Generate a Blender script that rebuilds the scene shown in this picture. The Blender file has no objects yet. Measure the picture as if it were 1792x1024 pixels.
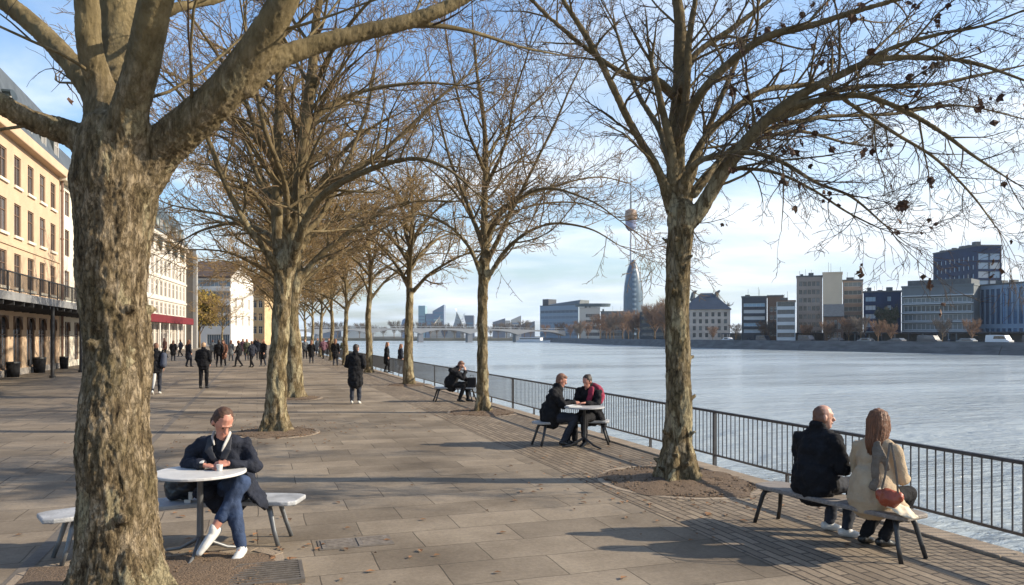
import bpy, math, random
import numpy as np
from mathutils import Vector, noise, Matrix
sc = bpy.context.scene
COL = sc.collection
R = math.radians
F = 1350.0; HZ = 588.0; EYE = 2.0          # focal length in photo pixels, horizon row, eye height
# ---------------- camera
cam_d = bpy.data.cameras.new('camera'); cam = bpy.data.objects.new('camera', cam_d); COL.objects.link(cam)
cam.location = (0, 0, EYE); cam.rotation_euler = (R(90), 0, 0)
cam_d.sensor_width = 36; cam_d.lens = 36*F/1792; cam_d.shift_y = (HZ-512)/1792
cam_d.clip_start = .1; cam_d.clip_end = 9000
sc.camera = cam
# ---------------- sky
SUN_EL = 27.0; SUN_V = Vector((1, -.02, 0)).normalized()
sun_rot = math.atan2(SUN_V.x, SUN_V.y)
w = bpy.data.worlds.new('World'); sc.world = w; w.use_nodes = True
nt = w.node_tree; nt.nodes.clear()
def N(nt, t, **k):
    n = nt.nodes.new(t)
    for a, b in k.items():
        if a.startswith('i_'):
            key = a[2:].replace('_', ' ')
            n.inputs[int(key) if key.isdigit() else key].default_value = b
        else: setattr(n, a, b)
    return n
def L(nt, a, b): nt.links.new(a, b)
sky = N(nt, 'ShaderNodeTexSky', sky_type='NISHITA', sun_disc=False, sun_elevation=R(SUN_EL), sun_rotation=sun_rot, air_density=1.2, dust_density=1.6, ozone_density=1.6)
tc = N(nt, 'ShaderNodeTexCoord')
sep = N(nt, 'ShaderNodeSeparateXYZ'); L(nt, tc.outputs['Generated'], sep.inputs[0])
ad = N(nt, 'ShaderNodeMath', operation='ADD', i_1=.16); L(nt, sep.outputs['Z'], ad.inputs[0])
mx0 = N(nt, 'ShaderNodeMath', operation='MAXIMUM', i_1=.03); L(nt, ad.outputs[0], mx0.inputs[0])
dx = N(nt, 'ShaderNodeMath', operation='DIVIDE'); L(nt, sep.outputs['X'], dx.inputs[0]); L(nt, mx0.outputs[0], dx.inputs[1])
dy = N(nt, 'ShaderNodeMath', operation='DIVIDE'); L(nt, sep.outputs['Y'], dy.inputs[0]); L(nt, mx0.outputs[0], dy.inputs[1])
cmb = N(nt, 'ShaderNodeCombineXYZ', i_2=3.7); L(nt, dx.outputs[0], cmb.inputs[0]); L(nt, dy.outputs[0], cmb.inputs[1])
mp = N(nt, 'ShaderNodeMapping'); mp.inputs['Scale'].default_value = (.8, 1.15, 1); mp.inputs['Rotation'].default_value = (0, 0, R(25)); L(nt, cmb.outputs[0], mp.inputs[0])
n1 = N(nt, 'ShaderNodeTexNoise', i_Scale=1.1, i_Detail=7.0, i_Roughness=.55, i_Distortion=.35); L(nt, mp.outputs[0], n1.inputs['Vector'])
# more cloud toward the right of the view and low down
bx = N(nt, 'ShaderNodeMath', operation='MULTIPLY_ADD', i_1=.26, i_2=-.045); L(nt, sep.outputs['X'], bx.inputs[0])
bz = N(nt, 'ShaderNodeMath', operation='MULTIPLY_ADD', i_1=-.30, i_2=.14); L(nt, sep.outputs['Z'], bz.inputs[0])
s1 = N(nt, 'ShaderNodeMath', operation='ADD'); L(nt, bx.outputs[0], s1.inputs[0]); L(nt, bz.outputs[0], s1.inputs[1])
s2 = N(nt, 'ShaderNodeMath', operation='ADD'); L(nt, s1.outputs[0], s2.inputs[0]); L(nt, n1.outputs['Fac'], s2.inputs[1])
cr = N(nt, 'ShaderNodeValToRGB'); cr.color_ramp.elements[0].position = .38; cr.color_ramp.elements[1].position = .70
cr.color_ramp.interpolation = 'EASE'; L(nt, s2.outputs[0], cr.inputs[0])
n2 = N(nt, 'ShaderNodeTexNoise', i_Scale=2.1, i_Detail=5.0, i_Roughness=.5); L(nt, mp.outputs[0], n2.inputs['Vector'])
cc = N(nt, 'ShaderNodeValToRGB'); cc.color_ramp.elements[0].position = .38; cc.color_ramp.elements[1].position = .66
CLD = 1.0
cc.color_ramp.elements[0].color = (.60, .72, .84, 1); cc.color_ramp.elements[1].color = (.90, .95, 1.0, 1); L(nt, n2.outputs['Fac'], cc.inputs[0])
cs = N(nt, 'ShaderNodeVectorMath', operation='SCALE'); cs.inputs['Scale'].default_value = 9.6; L(nt, cc.outputs[0], cs.inputs[0])
skg = N(nt, 'ShaderNodeMix', data_type='RGBA', blend_type='MULTIPLY'); skg.inputs[0].default_value = 1.0
L(nt, sky.outputs[0], skg.inputs[6]); skg.inputs[7].default_value = (1.25, 1.5, 1.82, 1)
mx = N(nt, 'ShaderNodeMix', data_type='RGBA'); L(nt, cr.outputs[0], mx.inputs[0]); L(nt, skg.outputs[2], mx.inputs[6]); L(nt, cs.outputs[0], mx.inputs[7])
bg = N(nt, 'ShaderNodeBackground', i_Strength=.086); L(nt, mx.outputs[2], bg.inputs[0])
wo = N(nt, 'ShaderNodeOutputWorld'); L(nt, bg.outputs[0], wo.inputs[0])
# ---------------- sun
sd = bpy.data.lights.new('sun', 'SUN'); sun = bpy.data.objects.new('sun', sd); COL.objects.link(sun)
sd.energy = 5.0; sd.angle = R(.55); sd.color = (1.0, .88, .70)
sdir = Vector((SUN_V.x*math.cos(R(SUN_EL)), SUN_V.y*math.cos(R(SUN_EL)), math.sin(R(SUN_EL))))
sun.rotation_euler = sdir.to_track_quat('Z', 'Y').to_euler()
sun.location = (30, -10, 40)
sc.view_settings.view_transform = 'Standard'; sc.view_settings.look = 'None'
sc.view_settings.exposure = 0.68; sc.view_settings.gamma = 1.0
sc.render.engine = 'CYCLES'
# ---------------- placing helpers
TH = math.atan(446/F)                      # the quay runs this far left of the view axis
def UV(u, v, z=0):                         # u across the quay, v along it
    return Vector((u*math.cos(TH)-v*math.sin(TH), u*math.sin(TH)+v*math.cos(TH), z))
def G(px, py, z=0):                        # ground point seen at a photo pixel
    D = (EYE-z)*F/(py-HZ); return Vector(((px-896)/F*D, D, z))
def Q(px, py, D):                          # point at distance D seen at a photo pixel
    return Vector(((px-896)/F*D, D, EYE+(HZ-py)/F*D))
# ---------------- material helpers
MATS = {}
def mat(name, col, rough=.7, metal=0, var=0, vscale=5, bump=0, bscale=40, spec=.5, col2=None, stretch=None, coat=0, bdist=.02):
    if name in MATS: return MATS[name]
    m = bpy.data.materials.new(name); m.use_nodes = True; t = m.node_tree; b = t.nodes['Principled BSDF']
    b.inputs['Base Color'].default_value = (*col, 1); b.inputs['Roughness'].default_value = rough
    b.inputs['Metallic'].default_value = metal; b.inputs['Specular IOR Level'].default_value = spec
    b.inputs['Coat Weight'].default_value = coat
    c = N(t, 'ShaderNodeTexCoord'); vec = c.outputs['Object']
    if stretch:
        mm = N(t, 'ShaderNodeMapping'); mm.inputs['Scale'].default_value = stretch; L(t, vec, mm.inputs[0]); vec = mm.outputs[0]
    if var or col2:
        n = N(t, 'ShaderNodeTexNoise', i_Scale=float(vscale), i_Detail=6.0, i_Roughness=.6); L(t, vec, n.inputs['Vector'])
        r = N(t, 'ShaderNodeValToRGB'); r.color_ramp.elements[0].position = .32; r.color_ramp.elements[1].position = .68
        c2 = col2 or tuple(min(1, x*(1+var)) for x in col); c1 = col if col2 else tuple(x*(1-var) for x in col)
        r.color_ramp.elements[0].color = (*c1, 1); r.color_ramp.elements[1].color = (*c2, 1)
        L(t, n.outputs['Fac'], r.inputs[0]); L(t, r.outputs[0], b.inputs['Base Color'])
    if name.endswith('glass'):
        oi = N(t, 'ShaderNodeObjectInfo'); ro = N(t, 'ShaderNodeValToRGB'); ro.color_ramp.elements[0].position = .45; ro.color_ramp.elements[0].color = (*col, 1); ro.color_ramp.elements[1].position = 1.0; ro.color_ramp.elements[1].color = tuple(min(.5, x*2.2+.07) for x in col)+(1,); L(t, oi.outputs['Random'], ro.inputs[0]); L(t, ro.outputs[0], b.inputs['Base Color'])
    if bump:
        n = N(t, 'ShaderNodeTexNoise', i_Scale=float(bscale), i_Detail=5.0); L(t, vec, n.inputs['Vector'])
        bb = N(t, 'ShaderNodeBump', i_Strength=float(bump), i_Distance=float(bdist)); L(t, n.outputs['Fac'], bb.inputs['Height']); L(t, bb.outputs[0], b.inputs['Normal'])
    MATS[name] = m; return m
# ---------------- mesh builder
class MB:
    def __init__(s): s.v = []; s.f = []
    def add(s, vs, fs):
        o = len(s.v); s.v += [tuple(x) for x in vs]; s.f += [tuple(i+o for i in f) for f in fs]; return s
    def box(s, x0, x1, y0, y1, z0, z1, M=None):
        vs = [Vector((x, y, z)) for z in (z0, z1) for y in (y0, y1) for x in (x0, x1)]
        if M is not None: vs = [M @ q for q in vs]
        return s.add(vs, [(0, 2, 3, 1), (4, 5, 7, 6), (0, 1, 5, 4), (2, 6, 7, 3), (0, 4, 6, 2), (1, 3, 7, 5)])
    def loft(s, pts, rads, n=14, ref=(1, 0, 0), cap=True, flat=False):
        pts = [Vector(p) for p in pts]; ra = [(r, r) if not isinstance(r, (tuple, list)) else tuple(r) for r in rads]
        if cap and not flat:
            d0 = (pts[0]-pts[1]).normalized(); d1 = (pts[-1]-pts[-2]).normalized()
            m0 = min(ra[0]); m1 = min(ra[-1]); a, b = ra[0]; c, d = ra[-1]
            pts = [pts[0]+d0*m0*.92, pts[0]+d0*m0*.6] + pts + [pts[-1]+d1*m1*.6, pts[-1]+d1*m1*.92]
            ra = [(a*.4, b*.4), (a*.8, b*.8)] + ra + [(c*.8, d*.8), (c*.4, d*.4)]
        rings = []; ref = Vector(ref); k = len(pts)
        for i in range(k):
            t = (pts[min(i+1, k-1)]-pts[max(i-1, 0)]).normalized()
            b = t.cross(ref)
            if b.length < .05: b = t.cross(Vector((0, 1, .1)))
            b.normalize(); a = b.cross(t)
            rings.append([pts[i]+a*(ra[i][0]*math.cos(2*math.pi*j/n))+b*(ra[i][1]*math.sin(2*math.pi*j/n)) for j in range(n)])
        vs = [q for r in rings for q in r]; fs = []
        for i in range(k-1):
            for j in range(n):
                j2 = (j+1) % n; fs.append((i*n+j, i*n+j2, (i+1)*n+j2, (i+1)*n+j))
        if cap: fs.append(tuple(reversed(range(n)))); fs.append(tuple((k-1)*n+j for j in range(n)))
        return s.add(vs, fs)
    def cyl(s, a, b, r0, r1=None, n=12): return s.loft([a, b], [r0, r0 if r1 is None else r1], n=n, flat=True)
    def ell(s, c, r, f=(0, 1, 0), u=(0, 0, 1), n=14):
        c = Vector(c); f = Vector(f).normalized(); u = Vector(u); u = (u-f*u.dot(f)).normalized(); rt = f.cross(u)
        vs = [c+u*r[2]]; m = n//2
        for i in range(1, m):
            a = math.pi*i/m
            for j in range(n):
                b = 2*math.pi*j/n; vs.append(c+rt*(r[0]*math.sin(a)*math.cos(b))+f*(r[1]*math.sin(a)*math.sin(b))+u*(r[2]*math.cos(a)))
        vs.append(c-u*r[2]); fs = []
        for j in range(n):
            j2 = (j+1) % n; fs.append((0, 1+j, 1+j2)); fs.append((len(vs)-1, 1+(m-2)*n+j2, 1+(m-2)*n+j))
            for i in range(m-2): fs.append((1+i*n+j, 1+(i+1)*n+j, 1+(i+1)*n+j2, 1+i*n+j2))
        return s.add(vs, fs)
    def prism(s, poly, z0, z1):            # poly in xy
        n = len(poly); vs = [(x, y, z0) for x, y in poly]+[(x, y, z1) for x, y in poly]
        return s.add(vs, [tuple(reversed(range(n))), tuple(range(n, 2*n))]+[(i, (i+1) % n, n+(i+1) % n, n+i) for i in range(n)])
    def mesh(s, name): 
        me = bpy.data.meshes.new(name); me.from_pydata(s.v, [], s.f); me.update(); return me
    def build(s, name, m, parent=None, smooth=False, bevel=0):
        me = s.mesh(name); me.materials.append(m)
        if smooth: me.shade_smooth()
        o = bpy.data.objects.new(name, me); COL.objects.link(o)
        if parent: o.parent = parent
        if bevel:
            b = o.modifiers.new('b', 'BEVEL'); b.width = bevel; b.segments = 2; b.limit_method = 'ANGLE'
        return o
def put(me, name, m=None, parent=None):
    o = bpy.data.objects.new(name, me); COL.objects.link(o)
    if m and not me.materials: me.materials.append(m)
    if parent: o.parent = parent
    return o
def remesh(mb, voxel, smooth=2, disp=0, dscale=.15):
    ob = bpy.data.objects.new('t', mb.mesh('t')); COL.objects.link(ob)
    m = ob.modifiers.new('r', 'REMESH'); m.mode = 'VOXEL'; m.voxel_size = voxel; m.use_smooth_shade = True
    if smooth: q = ob.modifiers.new('s', 'SMOOTH'); q.factor = .5; q.iterations = smooth
    bpy.context.view_layer.update(); dg = bpy.context.evaluated_depsgraph_get()
    me = bpy.data.meshes.new_from_object(ob.evaluated_get(dg)); bpy.data.objects.remove(ob)
    if disp:
        n = len(me.vertices); co = np.empty(n*3); me.vertices.foreach_get('co', co); co = co.reshape(-1, 3)
        no = np.empty(n*3); me.vertex_normals.foreach_get('vector', no); no = no.reshape(-1, 3)
        d = np.array([noise.noise(Vector(c)/dscale)+.5*abs(noise.noise(Vector(c)*2.3/dscale)) for c in co])
        co += no*(d*disp)[:, None]; me.vertices.foreach_set('co', co.ravel()); me.update()
    me.shade_smooth()
    return me
def thing(name, label, cat, loc=(0, 0, 0), rz=0, group=None):
    o = bpy.data.objects.new(name, None); COL.objects.link(o); o.empty_display_size = .3
    o.location = loc; o.rotation_euler = (0, 0, rz); return tag(o, label, cat, group)
def tag(o, label, cat, group=None):
    o['label'] = label; o['category'] = cat
    if group: o['group'] = group
    return o
def struct(o): o['kind'] = 'structure'; return o
def kids(o): return [c for c in bpy.data.objects if c.parent == o]
def dup(root, loc, rz=None, label=None, sc_=None, mats=None):
    tree = [(c, kids(c)) for c in kids(root)]
    r = root.copy(); COL.objects.link(r); r.location = loc
    if rz is not None: r.rotation_euler = (0, 0, rz)
    if sc_: r.scale = sc_ if isinstance(sc_, tuple) else (sc_,)*3
    if label: r['label'] = label
    for c, gs in tree:
        d = c.copy(); COL.objects.link(d); d.parent = r
        k = d.name.split('.')[0]
        if mats and k in mats: d.material_slots[0].link = 'OBJECT'; d.material_slots[0].material = mats[k]
        for g in gs: e = g.copy(); COL.objects.link(e); e.parent = d
    return r
# ---------------- ground, quay, river
def slab_mat(name, bw, bh, c1, c2, mort, msize, rot=0, off=.5, bump=.5, stain=.25):
    m = bpy.data.materials.new(name); m.use_nodes = True; t = m.node_tree; b = t.nodes['Principled BSDF']
    c = N(t, 'ShaderNodeTexCoord'); mm = N(t, 'ShaderNodeMapping'); mm.inputs['Rotation'].default_value = (0, 0, rot); L(t, c.outputs['Object'], mm.inputs[0])
    wn = N(t, 'ShaderNodeTexNoise', i_Scale=.9, i_Detail=2.0); L(t, mm.outputs[0], wn.inputs['Vector'])
    wa = N(t, 'ShaderNodeMix', data_type='RGBA', blend_type='LINEAR_LIGHT'); wa.inputs[0].default_value = .035
    L(t, mm.outputs[0], wa.inputs[6]); L(t, wn.outputs['Color'], wa.inputs[7])
    br = N(t, 'ShaderNodeTexBrick', i_Scale=1.0, i_Mortar_Size=float(msize), i_Brick_Width=float(bw), i_Row_Height=float(bh), i_Mortar_Smooth=.3, i_Bias=0.0)
    br.offset = off; br.inputs['Color1'].default_value = (*c1, 1); br.inputs['Color2'].default_value = (*c2, 1); br.inputs['Mortar'].default_value = (*mort, 1)
    L(t, wa.outputs[2], br.inputs['Vector'])
    n = N(t, 'ShaderNodeTexNoise', i_Scale=.55, i_Detail=8.0, i_Roughness=.62); L(t, mm.outputs[0], n.inputs['Vector'])
    r = N(t, 'ShaderNodeValToRGB'); r.color_ramp.elements[0].position = .3; r.color_ramp.elements[1].position = .7
    r.color_ramp.elements[0].color = (1-stain, 1-stain*1.05, 1-stain*1.1, 1); r.color_ramp.elements[1].color = (1+stain*.35,)*3+(1,)
    L(t, n.outputs['Fac'], r.inputs[0])
    mu = N(t, 'ShaderNodeMix', data_type='RGBA', blend_type='MULTIPLY'); mu.inputs[0].default_value = 1; L(t, br.outputs['Color'], mu.inputs[6]); L(t, r.outputs[0], mu.inputs[7])
    n2 = N(t, 'ShaderNodeTexNoise', i_Scale=22.0, i_Detail=8.0, i_Roughness=.75); L(t, c.outputs['Object'], n2.inputs['Vector'])
    r2 = N(t, 'ShaderNodeValToRGB'); r2.color_ramp.elements[0].position = .3; r2.color_ramp.elements[1].position = .7
    r2.color_ramp.elements[0].color = (.72, .72, .72, 1); r2.color_ramp.elements[1].color = (1.14, 1.13, 1.1, 1); L(t, n2.outputs['Fac'], r2.inputs[0])
    m2 = N(t, 'ShaderNodeMix', data_type='RGBA', blend_type='MULTIPLY'); m2.inputs[0].default_value = 1; L(t, mu.outputs[2], m2.inputs[6]); L(t, r2.outputs[0], m2.inputs[7])
    L(t, m2.outputs[2], b.inputs['Base Color']); b.inputs['Roughness'].default_value = .82; b.inputs['Specular IOR Level'].default_value = .3
    sub = N(t, 'ShaderNodeMath', operation='MULTIPLY_ADD', i_1=-1.0); L(t, br.outputs['Fac'], sub.inputs[0]); 
    ns = N(t, 'ShaderNodeMath', operation='MULTIPLY', i_1=.5); L(t, n2.outputs['Fac'], ns.inputs[0]); L(t, ns.outputs[0], sub.inputs[2])
    bb = N(t, 'ShaderNodeBump', i_Strength=float(bump), i_Distance=.012); L(t, sub.outputs[0], bb.inputs['Height']); L(t, bb.outputs[0], b.inputs['Normal'])
    return m
M_slab = slab_mat('paving_slabs', 1.0, .6, (.315, .258, .192), (.215, .175, .13), (.12, .097, .072), .007, stain=.55)
M_sett = slab_mat('brick_setts', .42, .105, (.29, .23, .165), (.185, .145, .105), (.07, .055, .045), .011, rot=R(90), bump=.9, stain=.3)
M_road = slab_mat('left_paving', 1.1, .7, (.27, .22, .165), (.20, .165, .125), (.085, .07, .055), .012, stain=.4)
M_kerb = mat('kerb_stone', (.29, .225, .16), .85, var=.25, vscale=3, bump=.4, bscale=60)
M_wall = mat('quay_wall_stone', (.32, .29, .25), .85, var=.3, vscale=2, bump=.5, bscale=20)
def sheet(name, u0, u1, v0, v1, z, m):
    o = MB().add([(u0, v0, z), (u1, v0, z), (u1, v1, z), (u0, v1, z)], [(0, 1, 2, 3)]).build(name, m); o.rotation_euler = (0, 0, TH); return struct(o)
KU = 6.62
sheet('ground', -700, KU-.3, -60, 2600, 0, M_slab)
sheet('left_walk', -60, -3.2, -60, 400, .004, M_road)
sheet('sett_paving', 4.25, KU-.3, -20, 120, .004, M_sett)
sheet('drain_line', -1.95, -1.83, -20, 160, .005, mat('dark_stone', (.13, .11, .09), .9, var=.2, vscale=10))
k = MB()
v = -20.0
while v < 120:
    k.box(KU-.3, KU, v, v+1.19, -.5, .03); v += 1.2
k.box(KU-.3, KU, 120, 2600, -.5, .03)
o = k.build('quay_kerb', M_kerb, bevel=.012); o.rotation_euler = (0, 0, TH); struct(o)
o = MB().box(KU-.5, KU-.06, -60, 2600, -3.5, -.4).build('quay_wall', M_wall); o.rotation_euler = (0, 0, TH); struct(o)
# water
m = bpy.data.materials.new('river_water'); m.use_nodes = True; t = m.node_tree; b = t.nodes['Principled BSDF']
b.inputs['Base Color'].default_value = (.31, .345, .35, 1); b.inputs['Roughness'].default_value = .16; b.inputs['IOR'].default_value = 1.33; b.inputs['Specular IOR Level'].default_value = .8
c = N(t, 'ShaderNodeTexCoord')
def wv(sc_, x, y, rot, det):
    mm = N(t, 'ShaderNodeMapping'); mm.inputs['Scale'].default_value = (x, y, 1); mm.inputs['Rotation'].default_value = (0, 0, rot); L(t, c.outputs['Object'], mm.inputs[0])
    n = N(t, 'ShaderNodeTexNoise', i_Scale=sc_, i_Detail=det, i_Roughness=.6, i_Distortion=.6); L(t, mm.outputs[0], n.inputs['Vector']); return n.outputs['Fac']
a1 = wv(2.8, .6, 1.5, R(8), 4.0); a2 = wv(.35, .5, 1.4, R(-6), 3.0); a3 = wv(.045, .35, 1.3, R(4), 3.0)
q1 = N(t, 'ShaderNodeMath', operation='MULTIPLY_ADD', i_1=.45); L(t, a1, q1.inputs[0])
q2 = N(t, 'ShaderNodeMath', operation='MULTIPLY', i_1=1.8); L(t, a2, q2.inputs[0]); L(t, q2.outputs[0], q1.inputs[2])
bb = N(t, 'ShaderNodeBump', i_Strength=.8, i_Distance=.4); L(t, q1.outputs[0], bb.inputs['Height']); L(t, bb.outputs[0], b.inputs['Normal'])
rr = N(t, 'ShaderNodeMapRange', i_From_Min=.35, i_From_Max=.65, i_To_Min=.08, i_To_Max=.32); L(t, a3, rr.inputs[0]); L(t, rr.outputs[0], b.inputs['Roughness'])
WZ = -2.0
o = MB().add([(KU-.2, -200, WZ), (3000, -200, WZ), (3000, 2600, WZ), (KU-.2, 2600, WZ)], [(0, 1, 2, 3)]).build('river_water', m); o.rotation_euler = (0, 0, TH); struct(o)
# riverbed, far bank, far land
bank = [(260, -60), (150, 75), (122, 130), (104, 163), (81, 215), (62, 270), (44, 360), (30, 460), (15, 640), (-20, 1000)]
M_land = mat('far_bank_ground', (.14, .13, .10), .95, var=.3, vscale=.05)
poly = bank+[(-400, 1500), (-400, 2600), (3500, 2600), (3500, -60)]
struct(MB().prism(poly, -3, .0).build('far_bank_terrain', M_land))
struct(MB().prism([(-3000, 1500), (3000, 1500), (3000, 2600), (-3000, 2600)], -3, .6).build('distant_ground', M_land))
M_emb = mat('embankment_stone', (.11, .105, .10), .9, var=.35, vscale=.25, bump=.4, bscale=2, stretch=(1, 1, 5))
em = MB()
for (x0, y0), (x1, y1) in zip(bank[:-1], bank[1:]):
    d = Vector((x1-x0, y1-y0, 0)); n = Vector((-d.y, d.x, 0)).normalized()*-1
    if n.x > 0: n = -n
    a = Vector((x0, y0, 0)); b_ = Vector((x1, y1, 0))
    em.add([a+n*2.2+Vector((0, 0, WZ-.5)), b_+n*2.2+Vector((0, 0, WZ-.5)), b_+n*.15+Vector((0, 0, .7)), a+n*.15+Vector((0, 0, .7)), a-n*.5+Vector((0, 0, .7)), b_-n*.5+Vector((0, 0, .7))], [(0, 1, 2, 3), (3, 2, 5, 4)])
struct(em.build('embankment', M_emb))
# ---------------- railing
M_rail = mat('railing_paint', (.065, .066, .07), .45, metal=.3, var=.3, vscale=8)
RU = 6.98
def bay(v0, v1, first):
    t_ = thing('railing_bay', '', 'railing', UV(RU, v0), TH, 'railing bays along the quay edge')
    n = int(round((v1-v0)/.112)); LN = v1-v0
    MB().box(-.028, .028, .02, LN+.018, .765, .805).build('top_rail', M_rail, t_, bevel=.008)
    MB().box(-.014, .014, .027, LN-.027, .075, .105).build('bottom_rail', M_rail, t_)
    p = MB().box(-.026, .026, -.026, .0195, -.22, .80); p.box(-.36, -.027, -.02, .015, -.16, -.10); p.build('post', M_rail, t_)
    b = MB()
    for i in range(1, n):
        y = LN*i/n; b.cyl((0, y, .1), (0, y, .77), .0088, n=6)
        if i % 19 == 0: p2_ = MB().box(-.02, .02, y-.02, y+.02, -.10, .074); p2_.box(-.36, -.021, y-.015, y+.015, -.10, -.06); p2_.build('foot', M_rail, t_)
    b.build('bars', M_rail, t_); return t_
BL = 10.3; v = -3.0; i = 0; proto = bay(0, BL, True)
names = ['nearest the camera, behind the couple on the right bench', 'second nearest, behind the right front trunk and the table couple', 'third nearest, right behind the middle waterside trunk', 'fourth nearest, behind the hunched man on the far bench', 'fifth nearest, beyond the third waterside trunk', 'sixth nearest, behind the dark figures leaning on it']
first = True
for i in range(11):
    v = .45+i*BL
    lab = None
    k_ = i
    if 0 <= k_ < len(names): lab = 'dark railing bay '+names[k_]
    elif k_ < 0: continue
    else: lab = 'tiny railing bay at the far end of the quay'
    if first: r_ = proto; r_.location = UV(RU, v); first = False
    else: r_ = dup(proto, UV(RU, v))
    r_['label'] = lab
# ---------------- tree pits
M_mulch = mat('pit_gravel', (.085, .055, .032), .95, vscale=35, col2=(.20, .135, .085), bump=1.0, bscale=60)
M_iron = mat('cast_iron', (.07, .065, .06), .6, metal=.5, var=.3, vscale=20)
def pit(c, r, label, rect=False, seed=0):
    rnd = random.Random(seed); z = .012
    t_ = thing('tree_pit', label, 'tree pit', c, TH, 'tree pits')
    n = 48; rin = .0
    ring = MB(); vs = []; fs = []
    K = 9
    for i in range(n):
        a = 2*math.pi*i/n
        sq = 1/max(abs(math.cos(a)), abs(math.sin(a))) if rect else 1.0
        for j in range(K):
            q = j/(K-1); rr = r*q*(sq if rect else 1)*(1+(.07*math.sin(a*5+seed)+.05*math.sin(a*11+seed*2))*q)
            h = .05*(1-q)+rnd.uniform(0, .022)*(1 if j < K-1 else 0)
            vs.append((rr*math.cos(a), rr*math.sin(a)*1.15, z+h))
    for i in range(n):
        for j in range(K-1):
            i2 = (i+1) % n; fs.append((i*K+j, i*K+j+1, i2*K+j+1, i2*K+j))
    ring.add(vs, fs).build('gravel', M_mulch, t_, smooth=True)
    st = MB()
    for i in range(int(900*r*r)):
        a = rnd.uniform(0, 6.28); q = math.sqrt(rnd.random())*r*.97; s = rnd.uniform(.006, .02)
        x, y = q*math.cos(a), q*math.sin(a)*1.15
        st.ell((x, y, z+.045*(1-q/r)+s*.6), (s, s*rnd.uniform(.7, 1.4), s*.6), f=(math.cos(a*3), math.sin(a*3), 0), n=6)
    for i in range(int(160*r*r)):
        a = rnd.random()*6.28; q = r*(.8+rnd.random()*.55); s = rnd.uniform(.004, .011); st.ell((q*math.cos(a), q*math.sin(a)*1.15, s*.5+.006), (s, s*1.2, s*.6), n=6)
    so = st.build('pebbles', M_mulch, t_); so['kind'] = 'stuff'
    e = MB()
    m_ = 28
    for i in range(m_):
        a0 = 2*math.pi*i/m_; a1 = 2*math.pi*(i+.94)/m_
        pts = []
        for a, q in ((a0, r), (a1, r), (a1, r+.09), (a0, r+.09)):
            sq = 1/max(abs(math.cos(a)), abs(math.sin(a))) if rect else 1.0
            pts.append((q*sq*math.cos(a), q*sq*math.sin(a)*1.15))
        e.prism(pts, 0, .009)
    e.build('edging', M_kerb, t_)
    return t_
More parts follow.
